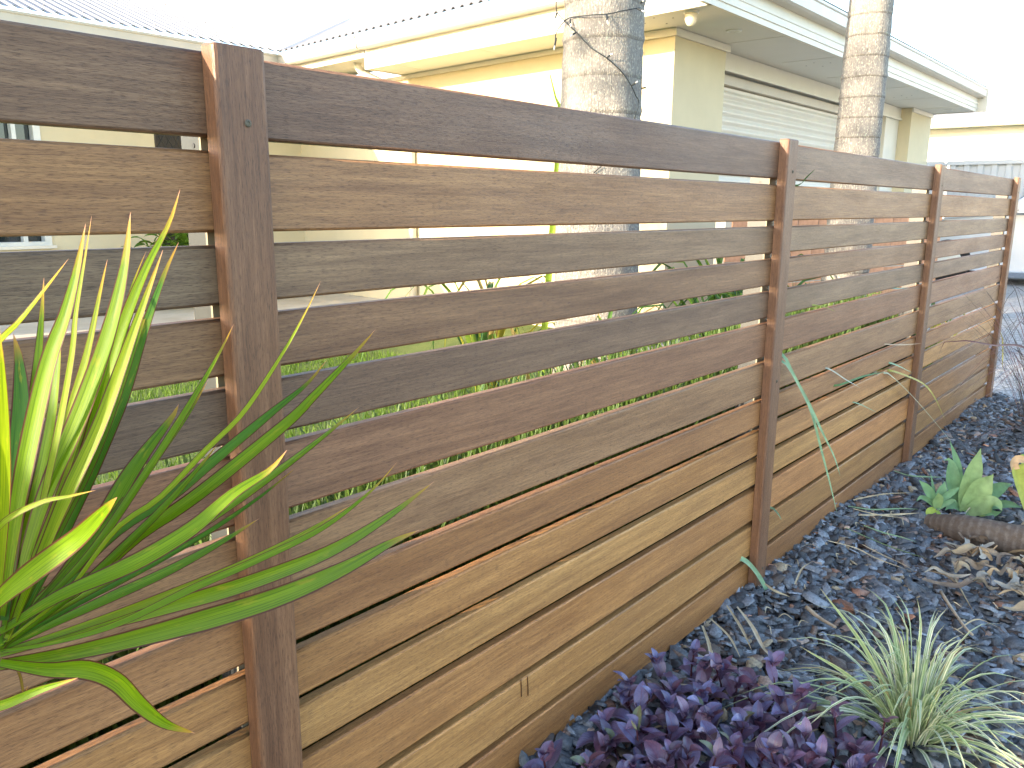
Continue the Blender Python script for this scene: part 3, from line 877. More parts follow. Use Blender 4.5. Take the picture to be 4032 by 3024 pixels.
def border_grass():
    n = 15000
    x = rng.uniform(-2.6, 3.45, n); y = .105 + rng.random(n) ** 1.5 * .42
    h = rng.uniform(.42, .70, n) * np.clip(1.0 + .06 * x, .9, 1.15); w_ = rng.uniform(.005, .009, n)
    a = rng.uniform(0, 2 * np.pi, n); lean = rng.uniform(.05, .45, n) * h
    dx = np.cos(a) * lean; dy = np.sin(a) * lean
    dy = np.where(y + dy < .07, np.abs(dy) * .4, dy)
    z0 = np.full(n, -.03)
    sx, sy = -np.sin(a) * w_, np.cos(a) * w_
    sy = np.clip(sy, -.01, .01)
    V = np.stack([np.stack([x - sx, y - sy, z0], 1), np.stack([x + sx, y + sy, z0], 1),
                  np.stack([x + dx * .35 + sx, y + dy * .35 + sy, h * .65], 1), np.stack([x + dx * .35 - sx, y + dy * .35 - sy, h * .65], 1),
                  np.stack([x + dx, y + dy, h * (1 - .25 * lean / h)], 1)], 1).reshape(-1, 3)
    fs_ = []
    for i in range(n):
        k = i * 5; fs_ += [(k, k + 1, k + 2, k + 3), (k + 3, k + 2, k + 4)]
    w = N('border_blade'); c = w.mix(w.ramp(w.noise(w.coord('Object'), 9, 4), [(.3, 0), (.7, 1)]), (.04, .085, .015), (.10, .16, .03)); w.set(.5, .4, 0, c); w.translucent(c, .3)
    obj('border_grass', V.tolist(), fs_, w.m, None, label='dense low green border grass filling the bed right behind the slats', cat='grass', kind='stuff')
border_grass()
# blade rising beside the thick palm
g_ = empty('tall_leaf_plant', (3.0, 1.9, 0), 'single bright green leaf spear rising beside the thick palm', 'plant')
for pts in ([(2200, 560), (2190, 400), (2172, 320), (2166, 295)],):
    pp = [Vector((3.0, 1.9, 0))] + [on(u, v, d=4.15) for u, v in pts]
    v_, f_, u_ = ribbon(catmull(pp, 14), .035, lambda t: max(.15, 1 - t ** 5), -_fwd, .4)
    o = obj('leaf', v_, f_, M['strap'], g_, smooth=True); o.color = (.22, .33, .03, 1)

# lush bush by the security door
bs = empty('leafy_bush', (4.0, 7.4, 0), 'sunlit green bush growing beside the dark security door', 'bush')
lm = bpy.data.meshes.new('leaf')
v_, f_, u_ = ribbon(catmull([(0, 0, 0), (.06, 0, .03), (.12, 0, .03), (.17, 0, 0)], 5), .045, lambda t: math.sin(math.pi * min(1, .08 + t * .92)) ** .8, (0, 0, 1), .3)
lm.from_pydata([tuple(q) for q in v_], [], f_); lm.polygons.foreach_set('use_smooth', [True] * len(f_)); lm.materials.append(M['strap']); lm.update()
for i in range(280):
    o = bpy.data.objects.new('leaf', lm)
    a = random.uniform(0, 6.283); rr = random.random() ** .4; el = random.uniform(-.2, 1.4)
    p = Vector((math.cos(a) * math.cos(el) * .62 * rr, math.sin(a) * math.cos(el) * .4 * rr, .42 + math.sin(el) * .42 * rr))
    o.location = p; o.rotation_euler = (random.uniform(-.5, .5), random.uniform(-.5, .6), a + random.uniform(-.6, .6)); s = random.uniform(.8, 1.5); o.scale = (s, s, s)
    k = random.uniform(.6, 1.3); o.color = (.11 * k, .21 * k, .02 * k, 1); link(o, bs)
g = G()
for k in range(6):
    a = k * 1.05; g.tube([bs.location, bs.location + Vector((math.cos(a) * .15, math.sin(a) * .12, .3)), bs.location + Vector((math.cos(a) * .35, math.sin(a) * .25, .62))], [.014, .01, .005], 5)
g.build('stem', plain('bush_stem', (.12, .09, .05), .8), bs)

# lawn blades (stuff)
def lawn():
    n = 26000
    x = rng.uniform(-.6, 3.6, n); y = rng.uniform(.6, 5.6, n)
    ok = ~((x > 2.3) & (y < 2.2)); x, y = x[ok], y[ok]; n = len(x)
    a = rng.uniform(0, 2 * np.pi, n); h = rng.uniform(.03, .065, n); w = rng.uniform(.003, .005, n); ln = rng.uniform(-.5, .5, (n, 2)) * h[:, None]
    b = np.stack([x, y, np.full(n, -.05)], 1)
    d = np.stack([np.cos(a) * w, np.sin(a) * w, np.zeros(n)], 1)
    tip = b + np.stack([ln[:, 0], ln[:, 1], h], 1)
    V = np.stack([b - d, b + d, tip], 1).reshape(-1, 3)
    me = bpy.data.meshes.new('lawn_grass')
    me.vertices.add(3 * n); me.vertices.foreach_set('co', V.astype(np.float32).ravel())
    me.loops.add(3 * n); me.loops.foreach_set('vertex_index', np.arange(3 * n, dtype=np.int32))
    me.polygons.add(n); me.polygons.foreach_set('loop_start', (np.arange(n) * 3).astype(np.int32)); me.update(calc_edges=True)
    w_ = N('grass_blade'); c = w_.mix(w_.ramp(w_.noise(w_.coord('Object'), 14, 4), [(.3, 0), (.7, 1)]), (.085, .165, .016), (.14, .22, .025)); w_.set(.6, .3, 0, c); w_.translucent(c, .4)
    me.materials.append(w_.m)
    link(bpy.data.objects.new('lawn_grass', me), None, 'short bright green lawn seen through the gaps of the fence', 'grass', kind='stuff')
lawn()

# ------------------------------------------------------------------ dracaena in front, at the left
K = 4032 / 2212
def drac_mat():
    w = N('dracaena_leaf')
    uv = w.n('ShaderNodeUVMap'); sp = w.n('ShaderNodeSeparateXYZ'); w.l(uv.outputs[0], sp.inputs[0])
    info = w.n('ShaderNodeObjectInfo')
    e = w.math('ABSOLUTE', w.math('SUBTRACT', sp.outputs[0], .5))          # 0 centre .. .5 edge
    st = w.n('ShaderNodeCombineXYZ'); w.l(w.math('MULTIPLY', sp.outputs[0], 26), st.inputs[0]); w.l(w.math('MULTIPLY', sp.outputs[1], 3), st.inputs[1])
    stripes = w.noise(st.outputs[0], 1.0, 3, .6)
    c = w.mix(w.ramp(stripes, [(.35, 0), (.65, 1)]), w.mix(1.0, info.outputs['Color'], (.58, .66, .7), 'MULTIPLY'), w.mix(1.0, info.outputs['Color'], (1.5, 1.35, 1.1), 'MULTIPLY'))
    pt = w.n('ShaderNodeCombineXYZ'); w.l(w.math('MULTIPLY', sp.outputs[0], 3), pt.inputs[0]); w.l(w.math('MULTIPLY', sp.outputs[1], 14), pt.inputs[1]); w.l(w.math('MULTIPLY', info.outputs['Random'], 50), pt.inputs[2])
    patch = w.noise(pt.outputs[0], 1.0, 3, .6)
    c = w.mix(w.ramp(patch, [(.60, 0), (.72, .55)]), c, (.34, .32, .02))
    c = w.mix(w.ramp(e, [(.39, 0), (.44, .95)]), c, (.10, .022, .02))
    c = w.mix(w.ramp(sp.outputs[1], [(.86, 0), (.965, .85)]), c, (.50, .27, .05))
    c = w.mix(w.ramp(sp.outputs[1], [(.972, 0), (.99, 1)]), c, (.50, .25, .16))
    w.bump(stripes, .25, .001)
    w.set(.42, .32, 0, c)
    w.translucent(w.mix(1.0, c, (1.5, 1.5, .7), 'MULTIPLY'), .5)
    return w.m
M['drac'] = drac_mat()
base = on(-75 * K, 1400 * K, y=-.26)
drac = empty('dracaena', (base.x, base.y, -.02), 'narrow-leaved green dracaena with red leaf margins in front of the fence', 'plant')
G().tube([(base.x - .10, base.y - .01, -.03), (base.x - .09, base.y, .2), (base.x - .05, base.y, base.z - .1), base, base + Vector((.01, 0, .03))], [.020, .018, .016, .012, .006], 12).build('stem', plain('dracaena_stem', (.26, .21, .15), .8, .3, 0, .2, 40, .5), drac, smooth=True)
GR, BL, YL, DK = (.145, .255, .005), (.070, .19, .022), (.20, .28, .005), (.095, .20, .006)
leaves = [  # path tip..base in 2212-wide photo pixels, width px, y at base, y at tip, colour
    ([(185, 483), (169, 574), (143, 679), (101, 806), (42, 1083), (5, 1330)], 42, -.30, -.31, GR),
    ([(198, 466), (181, 574), (164, 679), (156, 763), (126, 932), (70, 1180), (10, 1370)], 16, -.30, -.28, YL),
    ([(282, 458), (270, 574), (236, 721), (177, 890), (95, 1083), (20, 1330)], 46, -.29, -.28, GR),
    ([(389, 409), (367, 481), (320, 574), (270, 700), (228, 848), (177, 1016), (100, 1180), (15, 1370)], 36, -.29, -.27, GR),
    ([(352, 540), (295, 700), (219, 911), (150, 1060), (90, 1200), (15, 1380)], 32, -.32, -.33, YL),
    ([(386, 523), (354, 595), (312, 713), (270, 848), (236, 932), (181, 1058), (110, 1210), (20, 1380)], 29, -.26, -.22, BL),
    ([(316, 542), (291, 603), (270, 671), (230, 800), (150, 1040), (20, 1370)], 13, -.25, -.2, GR),
    ([(148, 559), (105, 616), (42, 696), (0, 738), (-60, 820), (-90, 1000), (-60, 1350)], 26, -.36, -.40, YL),
    ([(29, 721), (42, 784), (46, 890), (34, 1058), (10, 1340)], 44, -.24, -.22, BL),
    ([(-4, 690), (6, 806), (10, 932), (8, 1083), (-10, 1360)], 40, -.36, -.37, YL),
    ([(386, 873), (371, 902), (316, 974), (270, 1042), (202, 1162), (126, 1264), (42, 1339), (0, 1390)], 40, -.27, -.22, DK),
    ([(693, 607), (658, 679), (611, 763), (527, 890), (443, 974), (346, 1075), (253, 1141), (148, 1276), (60, 1350), (0, 1395)], 14, -.32, -.33, YL),
    ([(812, 711), (759, 772), (675, 860), (624, 911), (464, 1042), (379, 1105), (295, 1162), (169, 1276), (63, 1339), (0, 1400)], 34, -.27, -.19, GR),
    ([(706, 778), (662, 831), (590, 890), (464, 995), (379, 1067), (253, 1150), (126, 1276), (0, 1395)], 34, -.26, -.17, BL),
    ([(620, 972), (582, 1016), (506, 1065), (422, 1137), (329, 1196), (253, 1234), (126, 1289), (0, 1365)], 38, -.30, -.37, GR),
    ([(858, 998), (801, 1061), (696, 1141), (548, 1213), (422, 1268), (253, 1348), (105, 1390), (0, 1407)], 17, -.30, -.34, GR),
    ([(938, 1040), (843, 1112), (717, 1188), (548, 1255), (379, 1306), (211, 1352), (0, 1411)], 34, -.28, -.22, GR),
    ([(906, 1145), (847, 1171), (738, 1230), (590, 1293), (379, 1356), (169, 1407), (0, 1436)], 44, -.29, -.25, GR),
    ([(422, 1584), (358, 1563), (304, 1521), (253, 1470), (190, 1445), (105, 1445), (0, 1430)], 44, -.33, -.36, GR),
    ([(169, 1464), (84, 1491), (-5, 1525), (-80, 1520), (-60, 1430)], 24, -.34, -.38, GR),
    ([(253, 1074), (223, 1108), (169, 1162), (84, 1226), (0, 1293), (-60, 1360)], 48, -.40, -.43, GR),
    ([(207, 1059), (150, 1072), (84, 1087), (0, 1137), (-60, 1250), (-40, 1390)], 15, -.38, -.40, YL),
    ([(-20, 1000), (-45, 1100), (-60, 1250), (-40, 1390)], 40, -.36, -.36, GR),
    ([(505, 700), (470, 770), (400, 890), (310, 1030), (190, 1200), (15, 1380)], 18, -.26, -.26, GR),
    ([(450, 820), (410, 890), (340, 990), (250, 1110), (140, 1240), (10, 1385)], 22, -.25, -.22, DK),
    ([(775, 880), (690, 950), (570, 1040), (430, 1135), (260, 1240), (100, 1330), (0, 1400)], 22, -.26, -.20, GR),
    ([(760, 1090), (660, 1150), (520, 1220), (350, 1290), (170, 1355), (0, 1410)], 20, -.27, -.28, YL),
    ([(255, 640), (235, 740), (200, 870), (145, 1040), (70, 1220), (5, 1370)], 26, -.24, -.22, GR),
    ([(130, 690), (125, 800), (105, 950), (65, 1130), (8, 1360)], 30, -.25, -.26, GR),
    ([(330, 640), (300, 720), (262, 830), (205, 980), (120, 1160), (20, 1370)], 22, -.24, -.23, DK),
    ([(232, 560), (215, 640), (190, 760), (150, 900), (95, 1090), (15, 1360)], 24, -.25, -.26, YL),
    ([(95, 600), (88, 720), (75, 860), (50, 1060), (10, 1350)], 28, -.23, -.21, GR),
    ([(470, 960), (430, 1010), (360, 1090), (270, 1180), (150, 1290), (10, 1395)], 20, -.26, -.23, GR),
    ([(560, 1120), (480, 1170), (370, 1230), (240, 1290), (110, 1350), (0, 1405)], 24, -.27, -.26, DK),
    ([(640, 1010), (560, 1075), (450, 1150), (320, 1225), (160, 1310), (0, 1400)], 16, -.25, -.22, BL),
    ([(60, 1480), (52, 1500), (40, 1450), (0, 1420)], 8, -.28, -.27, (.3, .22, .06)),
]
for pts, wpx, yb_, yt_, colr in leaves:
    n_ = len(pts) - 1
    pp = []
    for i, (u, v) in enumerate(pts[::-1]):
        t = i / n_
        pp.append(on(u * K, v * K, y=-.27 + (yt_ + .03 + .27) * t))
    wd = wpx * K / F_PX * depth(pp[n_ // 2])
    fc = (-_fwd + Vector((random.uniform(-.35, .35), random.uniform(-.1, .1), random.uniform(.0, .5))))
    v_, f_, u_ = ribbon(catmull(pp, 30), wd * 1.02, lambda t: min(1.0, .40 + 1.6 * t) * (1 - max(0, (t - .45) / .55) ** 2.1) + .015, fc, random.uniform(.15, .35), random.uniform(-.12, .12))
    o = obj('leaf', v_, f_, M['drac'], drac, smooth=True, uvs=u_)
    k = random.uniform(.9, 1.1); o.color = (colr[0] * k, colr[1] * k, colr[2] * k, 1)

# ------------------------------------------------------------------ purple-leaved shrubs
def purple_mat():
    w = N('purple_leaf')
    uv = w.n('ShaderNodeUVMap'); sp = w.n('ShaderNodeSeparateXYZ'); w.l(uv.outputs[0], sp.inputs[0])
    info = w.n('ShaderNodeObjectInfo')
    e = w.math('ABSOLUTE', w.math('SUBTRACT', sp.outputs[0], .5))
    nz = w.noise(w.coord('Object', (1, 1, 1), True), 45, 4)
    c = w.mix(w.ramp(nz, [(.3, 0), (.7, 1)]), w.mix(1.0, info.outputs['Color'], (.7, .65, .7), 'MULTIPLY'), w.mix(1.0, info.outputs['Color'], (1.3, 1.25, 1.2), 'MULTIPLY'))
    c = w.mix(w.ramp(e, [(.0, .7), (.045, 0)]), c, (.16, .03, .06))
    vein = w.n('ShaderNodeTexWave'); vein.inputs['Scale'].default_value = 3.2; vein.inputs['Distortion'].default_value = .5
    cv = w.n('ShaderNodeCombineXYZ'); w.l(w.math('ADD', sp.outputs[1], w.math('MULTIPLY', e, -.6)), cv.inputs[0]); w.l(cv.outputs[0], vein.inputs['Vector'])
    w.bump(vein.outputs[1], .25, .002)
    w.set(.30, .65, 0, c)
    w.translucent(w.mix(1.0, c, (1.3, .5, .7), 'MULTIPLY'), .15)
    return w.m
M['purple'] = purple_mat()
M['purplestem'] = plain('purple_stem', (.06, .015, .02), .5)
pl_meshes = []
for k in range(4):
    c = .10 + .06 * k
    path = catmull([(0, 0, 0), (.3, 0, c * .5), (.65, 0, c * .45), (1, 0, -c * .5)], 8)
    v_, f_, u_ = ribbon(path, .46 + .05 * k, lambda t: (math.sin(math.pi * min(1, .05 + .95 * t ** .85))) ** .75 * (1 if t < .98 else .3) + .015, (0, 0, 1), .18 + .10 * k)
    me = bpy.data.meshes.new('leaf'); me.from_pydata([tuple(q) for q in v_], [], f_)
    ul = me.uv_layers.new(name='UVMap')
    for l in me.loops: ul.data[l.index].uv = u_[l.vertex_index]
    me.polygons.foreach_set('use_smooth', [True] * len(f_)); me.materials.append(M['purple']); me.update(); pl_meshes.append(me)
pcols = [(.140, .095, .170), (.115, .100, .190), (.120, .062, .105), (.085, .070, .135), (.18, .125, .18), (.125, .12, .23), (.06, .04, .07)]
def purple_shrub(cx, cy, spots, label):
    t = empty('purple_shrub', (cx, cy, 0), label, 'shrub', None)
    for (sx, sy, hh) in spots:
        b = Vector((sx, sy, 0)); top = b + Vector((random.uniform(-.04, .04), random.uniform(-.04, .04), hh))
        path = catmull([b + (Vector((cx, cy, 0)) - b) * .15, b.lerp(top, .5) + Vector((random.uniform(-.02, .02), random.uniform(-.02, .02), 0)), top], 8)
        G().tube(path, [.0032 - .0002 * i for i in range(9)], 5).build('stem', M['purplestem'], t)
        nn = max(4, int(hh / .021)); ph = random.uniform(0, 6.28)
        for i in range(2, nn + 1):
            f = i / nn
            p = path[min(8, int(f * 8))]
            last = (i >= nn - 1)
            for s in ((0, math.pi) if not last else (0, math.pi, 1.57, -1.57)[: (4 if i == nn else 2)]):
                if random.random() < .12: continue
                o = bpy.data.objects.new('leaf', random.choice(pl_meshes))
                az = ph + i * 1.57 + s + random.uniform(-.35, .35)
                up = random.uniform(.15, .6) + (.45 if last else 0) - (1 - f) * .5
                L = random.uniform(.036, .064) * (.72 if i == nn else 1)
                o.location = p - t.location
                o.rotation_euler = (random.uniform(-.35, .35), -up, az)
                o.scale = (L, L * random.uniform(.9, 1.1), L)
                c = random.choice(pcols); k = random.uniform(.7, 1.4)
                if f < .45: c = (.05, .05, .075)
                if i == nn and random.random() < .03: c = (.10, .12, .06)
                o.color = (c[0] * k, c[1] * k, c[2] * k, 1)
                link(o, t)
    return t
def spots_in(n, x0, x1, y0, y1, h0, h1, cond=None):
    out = []
    tries = 0
    while len(out) < n and tries < 4000:
        tries += 1
        x, y = random.uniform(x0, x1), random.uniform(y0, y1)
        if cond and not cond(x, y): continue
        if any((x - a) ** 2 + (y - b) ** 2 < .035 ** 2 for a, b, _ in out): continue
        out.append((x, y, random.uniform(h0, h1)))
    return out
purple_shrub(.64, -.17, spots_in(19, .57, .78, -.27, -.08, .06, .11), 'glossy purple-leaved shrub hugging the foot of the slats')
purple_shrub(.90, -.20, spots_in(24, .77, 1.08, -.33, -.10, .07, .115), 'tallest purple-leaved shrub, in the middle of its clump')
purple_shrub(.66, -.40, spots_in(24, .56, .82, -.52, -.28, .06, .12), 'purple-leaved shrub at the bottom edge of the picture')
purple_shrub(.90, -.45, spots_in(20, .78, .98, -.54, -.31, .08, .13), 'low purple-leaved shrub beside the pale striped grass')

# ------------------------------------------------------------------ variegated grass
def varieg(w, c):
    uv = w.n('ShaderNodeUVMap'); sp = w.n('ShaderNodeSeparateXYZ'); w.l(uv.outputs[0], sp.inputs[0])
    e = w.math('ABSOLUTE', w.math('SUBTRACT', sp.outputs[0], .5))
    c = w.mix(w.ramp(e, [(.14, .8), (.26, 0)]), c, (.20, .30, .12))
    return w.mix(w.ramp(sp.outputs[1], [(.86, 0), (1.0, .7)]), c, (.42, .30, .16))
M['varieg'] = objcol('variegated_blade', .45, .4, .3, varieg)
gb = on(3585, 2925, z=0.0)
vg = empty('variegated_grass', (gb.x, gb.y, 0), 'pale green-and-cream striped grass tuft on the bark mulch', 'grass tuft')
for i in range(190):
    a = random.uniform(0, 6.283); L = random.uniform(.18, .38); up = random.uniform(.25, 1.25)
    if random.random() < .42: up = random.uniform(1.0, 1.5)
    d = Vector((math.cos(a), math.sin(a), 0))
    b = vg.location + d * random.uniform(0, .03) + Vector((0, 0, 0))
    c1 = b + d * L * .35 * math.cos(up) + Vector((0, 0, L * .42 * math.sin(up) + .02))
    c2 = b + d * L * .75 * math.cos(up) + Vector((0, 0, L * .70 * math.sin(up)))
    c3 = b + d * L * (1.0 * math.cos(up) + .12) + Vector((0, 0, max(.01, L * (.80 * math.sin(up) - .22 * math.cos(up)))))
    v_, f_, u_ = ribbon(catmull([b, c1, c2, c3], 10), random.uniform(.0055, .0098), lambda t: (1 - t ** 2.5) * min(1, .5 + 3 * t) + .03, (random.uniform(-.4, .4), random.uniform(-.4, .4), 1), .35)
    o = obj('blade', v_, f_, M['varieg'], vg, smooth=True, uvs=u_)
    c = random.choice([(.62, .65, .42), (.58, .63, .36), (.68, .69, .52), (.46, .56, .30)])
    if random.random() < .08: c = (.46, .34, .18)
    o.color = (*c, 1)
for tip, mid in (((3228, 2315), (3170, 2480)), ((3150, 2545), (3100, 2620))):      # tall upright blades
    p = [vg.location + Vector((random.uniform(-.02, .02), 0, .0)), on(mid[0] + 30, mid[1] + 80, d=depth(vg.location)), on(tip[0], tip[1], d=depth(vg.location) + .02)]
    p[1] = p[0].lerp(p[2], .5) + Vector((0, 0, .03))
    v_, f_, u_ = ribbon(catmull(p, 12), .010, lambda t: (1 - t ** 3) + .03, -_fwd, .3)
    o = obj('blade', v_, f_, M['varieg'], vg, smooth=True, uvs=u_); o.color = (.42, .48, .22, 1)

# ------------------------------------------------------------------ foxtail agave with fallen trunk
M['agave'] = objcol('agave_leaf', .5, .35, .25)
M['deadleaf'] = objcol('dead_leaf', .85, .15, .1)
ag = empty('agave_plant', on(3800, 2090, z=0.0), 'soft green agave rosettes sprouting from a fallen ringed stem', 'agave')
def ring_bark():
    w = N('ringed_stem')
    tc = w.n('ShaderNodeUVMap')
    nz = w.noise(w.coord('Object'), 60, 5, .65)
    a = w.n('ShaderNodeAttribute', attribute_name='ring')
    c = w.mix(a.outputs['Fac'], (.11, .085, .068), (.17, .14, .115))
    c = w.mix(w.ramp(nz, [(.35, .8), (.6, 0)]), c, (.10, .07, .05))
    w.bump(nz, .6, .006)
    return w.set(.9, .2, 0, c)
def agave_trunk():
    c0 = on(3655, 2055, z=.03); c1 = on(3800, 2085, z=.045); c2 = on(4040, 2135, z=.05); c3 = on(4250, 2190, z=.05)
    path = catmull([c0, c1, c2, c3], 90); n = 16
    vs_ = []; ring = []
    for i, p in enumerate(path):
        tan = (path[min(i + 1, 90)] - path[max(i - 1, 0)]).normalized()
        a = tan.cross(Vector((0, 0, 1))).normalized(); b = a.cross(tan)
        ph = (i % 5) / 5
        r = (.028 + .020 * min(1, i / 25)) * (1 + .012 * (1 if ph < .25 else 0)) + random.uniform(-.0003, .0003)
        for k in range(n):
            t = 2 * math.pi * k / n; vs_.append(p + (a * math.cos(t) + b * math.sin(t)) * r); ring.append(1.0 if ph < .3 else .25)
    fs_ = [(i * n + k, i * n + (k + 1) % n, (i + 1) * n + (k + 1) % n, (i + 1) * n + k) for i in range(90) for k in range(n)] + [tuple(range(n))]
    o = obj('stem', vs_, fs_, ring_bark(), ag, smooth=True)
    at = o.data.attributes.new('ring', 'FLOAT', 'POINT'); at.data.foreach_set('value', ring)
agave_trunk()
def ag_leaf(pts, wpx, d0, d1, colr, fold=.25, mat='agave', par=None, face=None, prof=None):
    n_ = len(pts) - 1
    pp = [on(u, v, d=d0 + (d1 - d0) * i / n_) for i, (u, v) in enumerate(pts)]
    wd = wpx / F_PX * (d0 + d1) / 2
    fc = face or (-_fwd + Vector((0, 0, .25)) + Vector((random.uniform(-.25, .25), 0, 0)))
    v_, f_, u_ = ribbon(catmull(pp, 14), wd, prof or (lambda t: (.35 + .75 * math.sin(math.pi * min(1, t * .82 + .12))) * (1 - max(0, (t - .6) / .4) ** 2) + .01), fc, fold)
    o = obj('leaf' if mat == 'agave' else 'dead_leaf', v_, f_, M[mat], par or ag, smooth=True, uvs=u_); o.color = (*colr, 1)
    return o
dA = depth(on(3690, 2030, z=.03)); dB = depth(on(3830, 2010, z=.03))
LG, MG, PG = (.27, .38, .15), (.16, .29, .13), (.34, .44, .14)
# large rosette  (photo pixels)
for pts, w_, off, c in [
    ([(3795, 2010), (3800, 1950), (3830, 1860), (3862, 1765)], 66, -.02, LG),
    ([(3800, 2015), (3835, 1965), (3868, 1915), (3912, 1868)], 80, -.06, LG),
    ([(3800, 2015), (3770, 1970), (3752, 1900), (3742, 1815), (3715, 1812)], 54, .03, MG),
    ([(3790, 2000), (3775, 1900), (3765, 1820), (3740, 1735)], 34, .05, MG),
    ([(3810, 2015), (3870, 1990), (3920, 1985), (3945, 2012)], 62, -.10, LG),
    ([(3800, 2020), (3860, 2008), (3910, 2022), (3945, 2014)], 34, -.08, MG),
    ([(3810, 2005), (3870, 1960), (3940, 1920), (3985, 1905)], 52, .06, MG),
    ([(3820, 2010), (3900, 1990), (3970, 1985), (4030, 2000)], 30, .05, MG),
    ([(3800, 2020), (3840, 2030), (3875, 2032), (3890, 2040)], 28, -.06, PG),
    ([(3790, 2010), (3760, 1990), (3735, 1995), (3722, 2010)], 26, -.02, MG)]:
    ag_leaf(pts, w_, dB + off * .2, dB + off, c)
# small rosette
for pts, w_, off, c in [
    ([(3690, 2000), (3675, 1965), (3645, 1920), (3618, 1890)], 34, -.02, MG),
    ([(3692, 1998), (3700, 1960), (3710, 1930), (3722, 1895)], 36, .02, MG),
    ([(3690, 2000), (3720, 1960), (3760, 1930), (3782, 1917)], 24, .0, MG),
    ([(3685, 2000), (3655, 1970), (3625, 1958), (3608, 1975)], 18, -.03, MG),
    ([(3690, 2000), (3690, 1975), (3692, 1955), (3694, 1940)], 40, -.04, LG),
    ([(3690, 2005), (3720, 1985), (3755, 1970), (3768, 1980)], 18, -.03, MG),
    ([(3690, 2000), (3680, 1960), (3672, 1910), (3664, 1862)], 12, .05, MG),
    ([(3685, 2008), (3665, 2010), (3650, 2018), (3645, 2026)], 24, -.04, (.35, .42, .06)),
    ([(3690, 2010), (3696, 2025), (3704, 2038), (3708, 2052)], 16, -.05, (.35, .45, .08))]:
    ag_leaf(pts, w_, dA + off * .2, dA + off, c)
# yellowing leaf at the picture's edge
ag2 = empty('yellowing_agave', on(4080, 2080, z=0.0), 'large curled yellow-green agave leaf with a withered tip at the right', 'agave')
dC = depth(ag2.location)
ag_leaf([(4075, 2060), (4040, 1950), (4012, 1880), (3995, 1835)], 70, dC, dC - .06, (.42, .46, .10), .5, par=ag2, prof=lambda t: .75 + .3 * math.sin(math.pi * t))
ag_leaf([(4080, 2060), (4070, 1960), (4050, 1860), (4030, 1800), (4000, 1800)], 80, dC + .03, dC + .05, (.34, .46, .09), .4, par=ag2)
ag_leaf([(3993, 1850), (3988, 1825), (4005, 1808), (4040, 1818), (4060, 1850)], 34, dC - .06, dC - .05, (.55, .36, .20), .6, 'deadleaf', par=ag2, prof=lambda t: 1 - .3 * t)
ag_leaf([(4090, 2060), (4110, 1950), (4130, 1880)], 80, dC + .03, dC + .05, (.34, .46, .09), .4, par=ag2)
# withered leaves heaped under the fallen stem
for i in range(46):
    u0 = random.uniform(3790, 4090); v0 = 2130 + (u0 - 3790) * .35 + random.uniform(0, 190)
    p0 = on(u0, v0, z=.015); a = random.uniform(-.9, .9) + (0 if random.random() < .5 else math.pi); L = random.uniform(.05, .17)
    dr = _right * math.cos(a) * 1.0 + Vector((_fwd.x, _fwd.y, 0)).normalized() * math.sin(a) * .7; dr.z = 0
    sd = dr.cross(Vector((0, 0, 1)))
    pp = [p0 + dr * L * t + sd * L * .16 * math.sin(t * 5 + i) + Vector((0, 0, .022 + .024 * abs(math.sin(t * 4.3 + i * 1.7)))) for t in (0, .25, .5, .75, 1)]
    v_, f_, u_ = ribbon(catmull(pp, 16), random.uniform(.009, .026), lambda t: .25 + .85 * math.sin(math.pi * (t * .9 + .05)) + .14 * math.sin(t * 19 + i), (random.uniform(-.5, .3), random.uniform(-.7, .0), .9), random.uniform(.25, .7), random.uniform(-1.2, 1.2))
    o = obj('dead_leaf', v_, f_, M['deadleaf'], ag, smooth=True, uvs=u_)
    c = random.choice([(.36, .28, .18), (.26, .20, .14), (.42, .37, .29), (.20, .15, .11), (.40, .29, .17), (.32, .29, .24)]); o.color = (*c, 1)

# ------------------------------------------------------------------ purple fountain grass at the right
M['fount'] = objcol('fountain_grass_blade', .5, .35, .15)
fgp = Vector((3.98, -.375, 0))
fg = empty('purple_fountain_grass', fgp, 'wispy burgundy fountain grass arching in from the right edge', 'grass tuft')
for i in range(130):
    a = random.uniform(0, 6.283); L = random.uniform(.45, 1.0); sp_ = random.uniform(.45, 1.25)
    d = Vector((math.cos(a), math.sin(a), 0)); b = fgp + d * random.uniform(0, .07)
    pth = catmull([b, b + d * L * .25 * sp_ + Vector((0, 0, L * .5)), b + d * L * .65 * sp_ + Vector((0, 0, L * .78)), b + d * L * 1.15 * sp_ + Vector((0, 0, L * random.uniform(.35, .75)))], 12)
    v_, f_, u_ = ribbon(pth, random.uniform(.0025, .0045), lambda t: 1 - t ** 2 + .05, (0, 0, 1), .3)
    o = obj('blade', v_, f_, M['fount'], fg, smooth=True, uvs=u_); c = random.choice([(.15, .06, .07), (.09, .06, .05), (.22, .09, .08), (.10, .08, .05)]); o.color = (*c, 1)
for i in range(22):
    yt = random.uniform(-.30, -.20); v0 = random.uniform(1420, 1800)
    p0 = on(4090, v0, y=-.34); tip = on(random.uniform(3740, 3990), v0 + random.uniform(-160, 120), y=yt)
    mid = p0.lerp(tip, .5) + Vector((0, 0, random.uniform(.03, .09)))
    v_, f_, u_ = ribbon(catmull([fgp + Vector((0, 0, .08)), p0, mid, tip], 18), random.uniform(.003, .0048), lambda t: 1 - t ** 2 + .05, (0, 0, 1), .3)
    o = obj('blade', v_, f_, M['fount'], fg, smooth=True, uvs=u_); o.color = (*random.choice([(.17, .06, .07), (.11, .07, .05), (.24, .09, .08)]), 1)
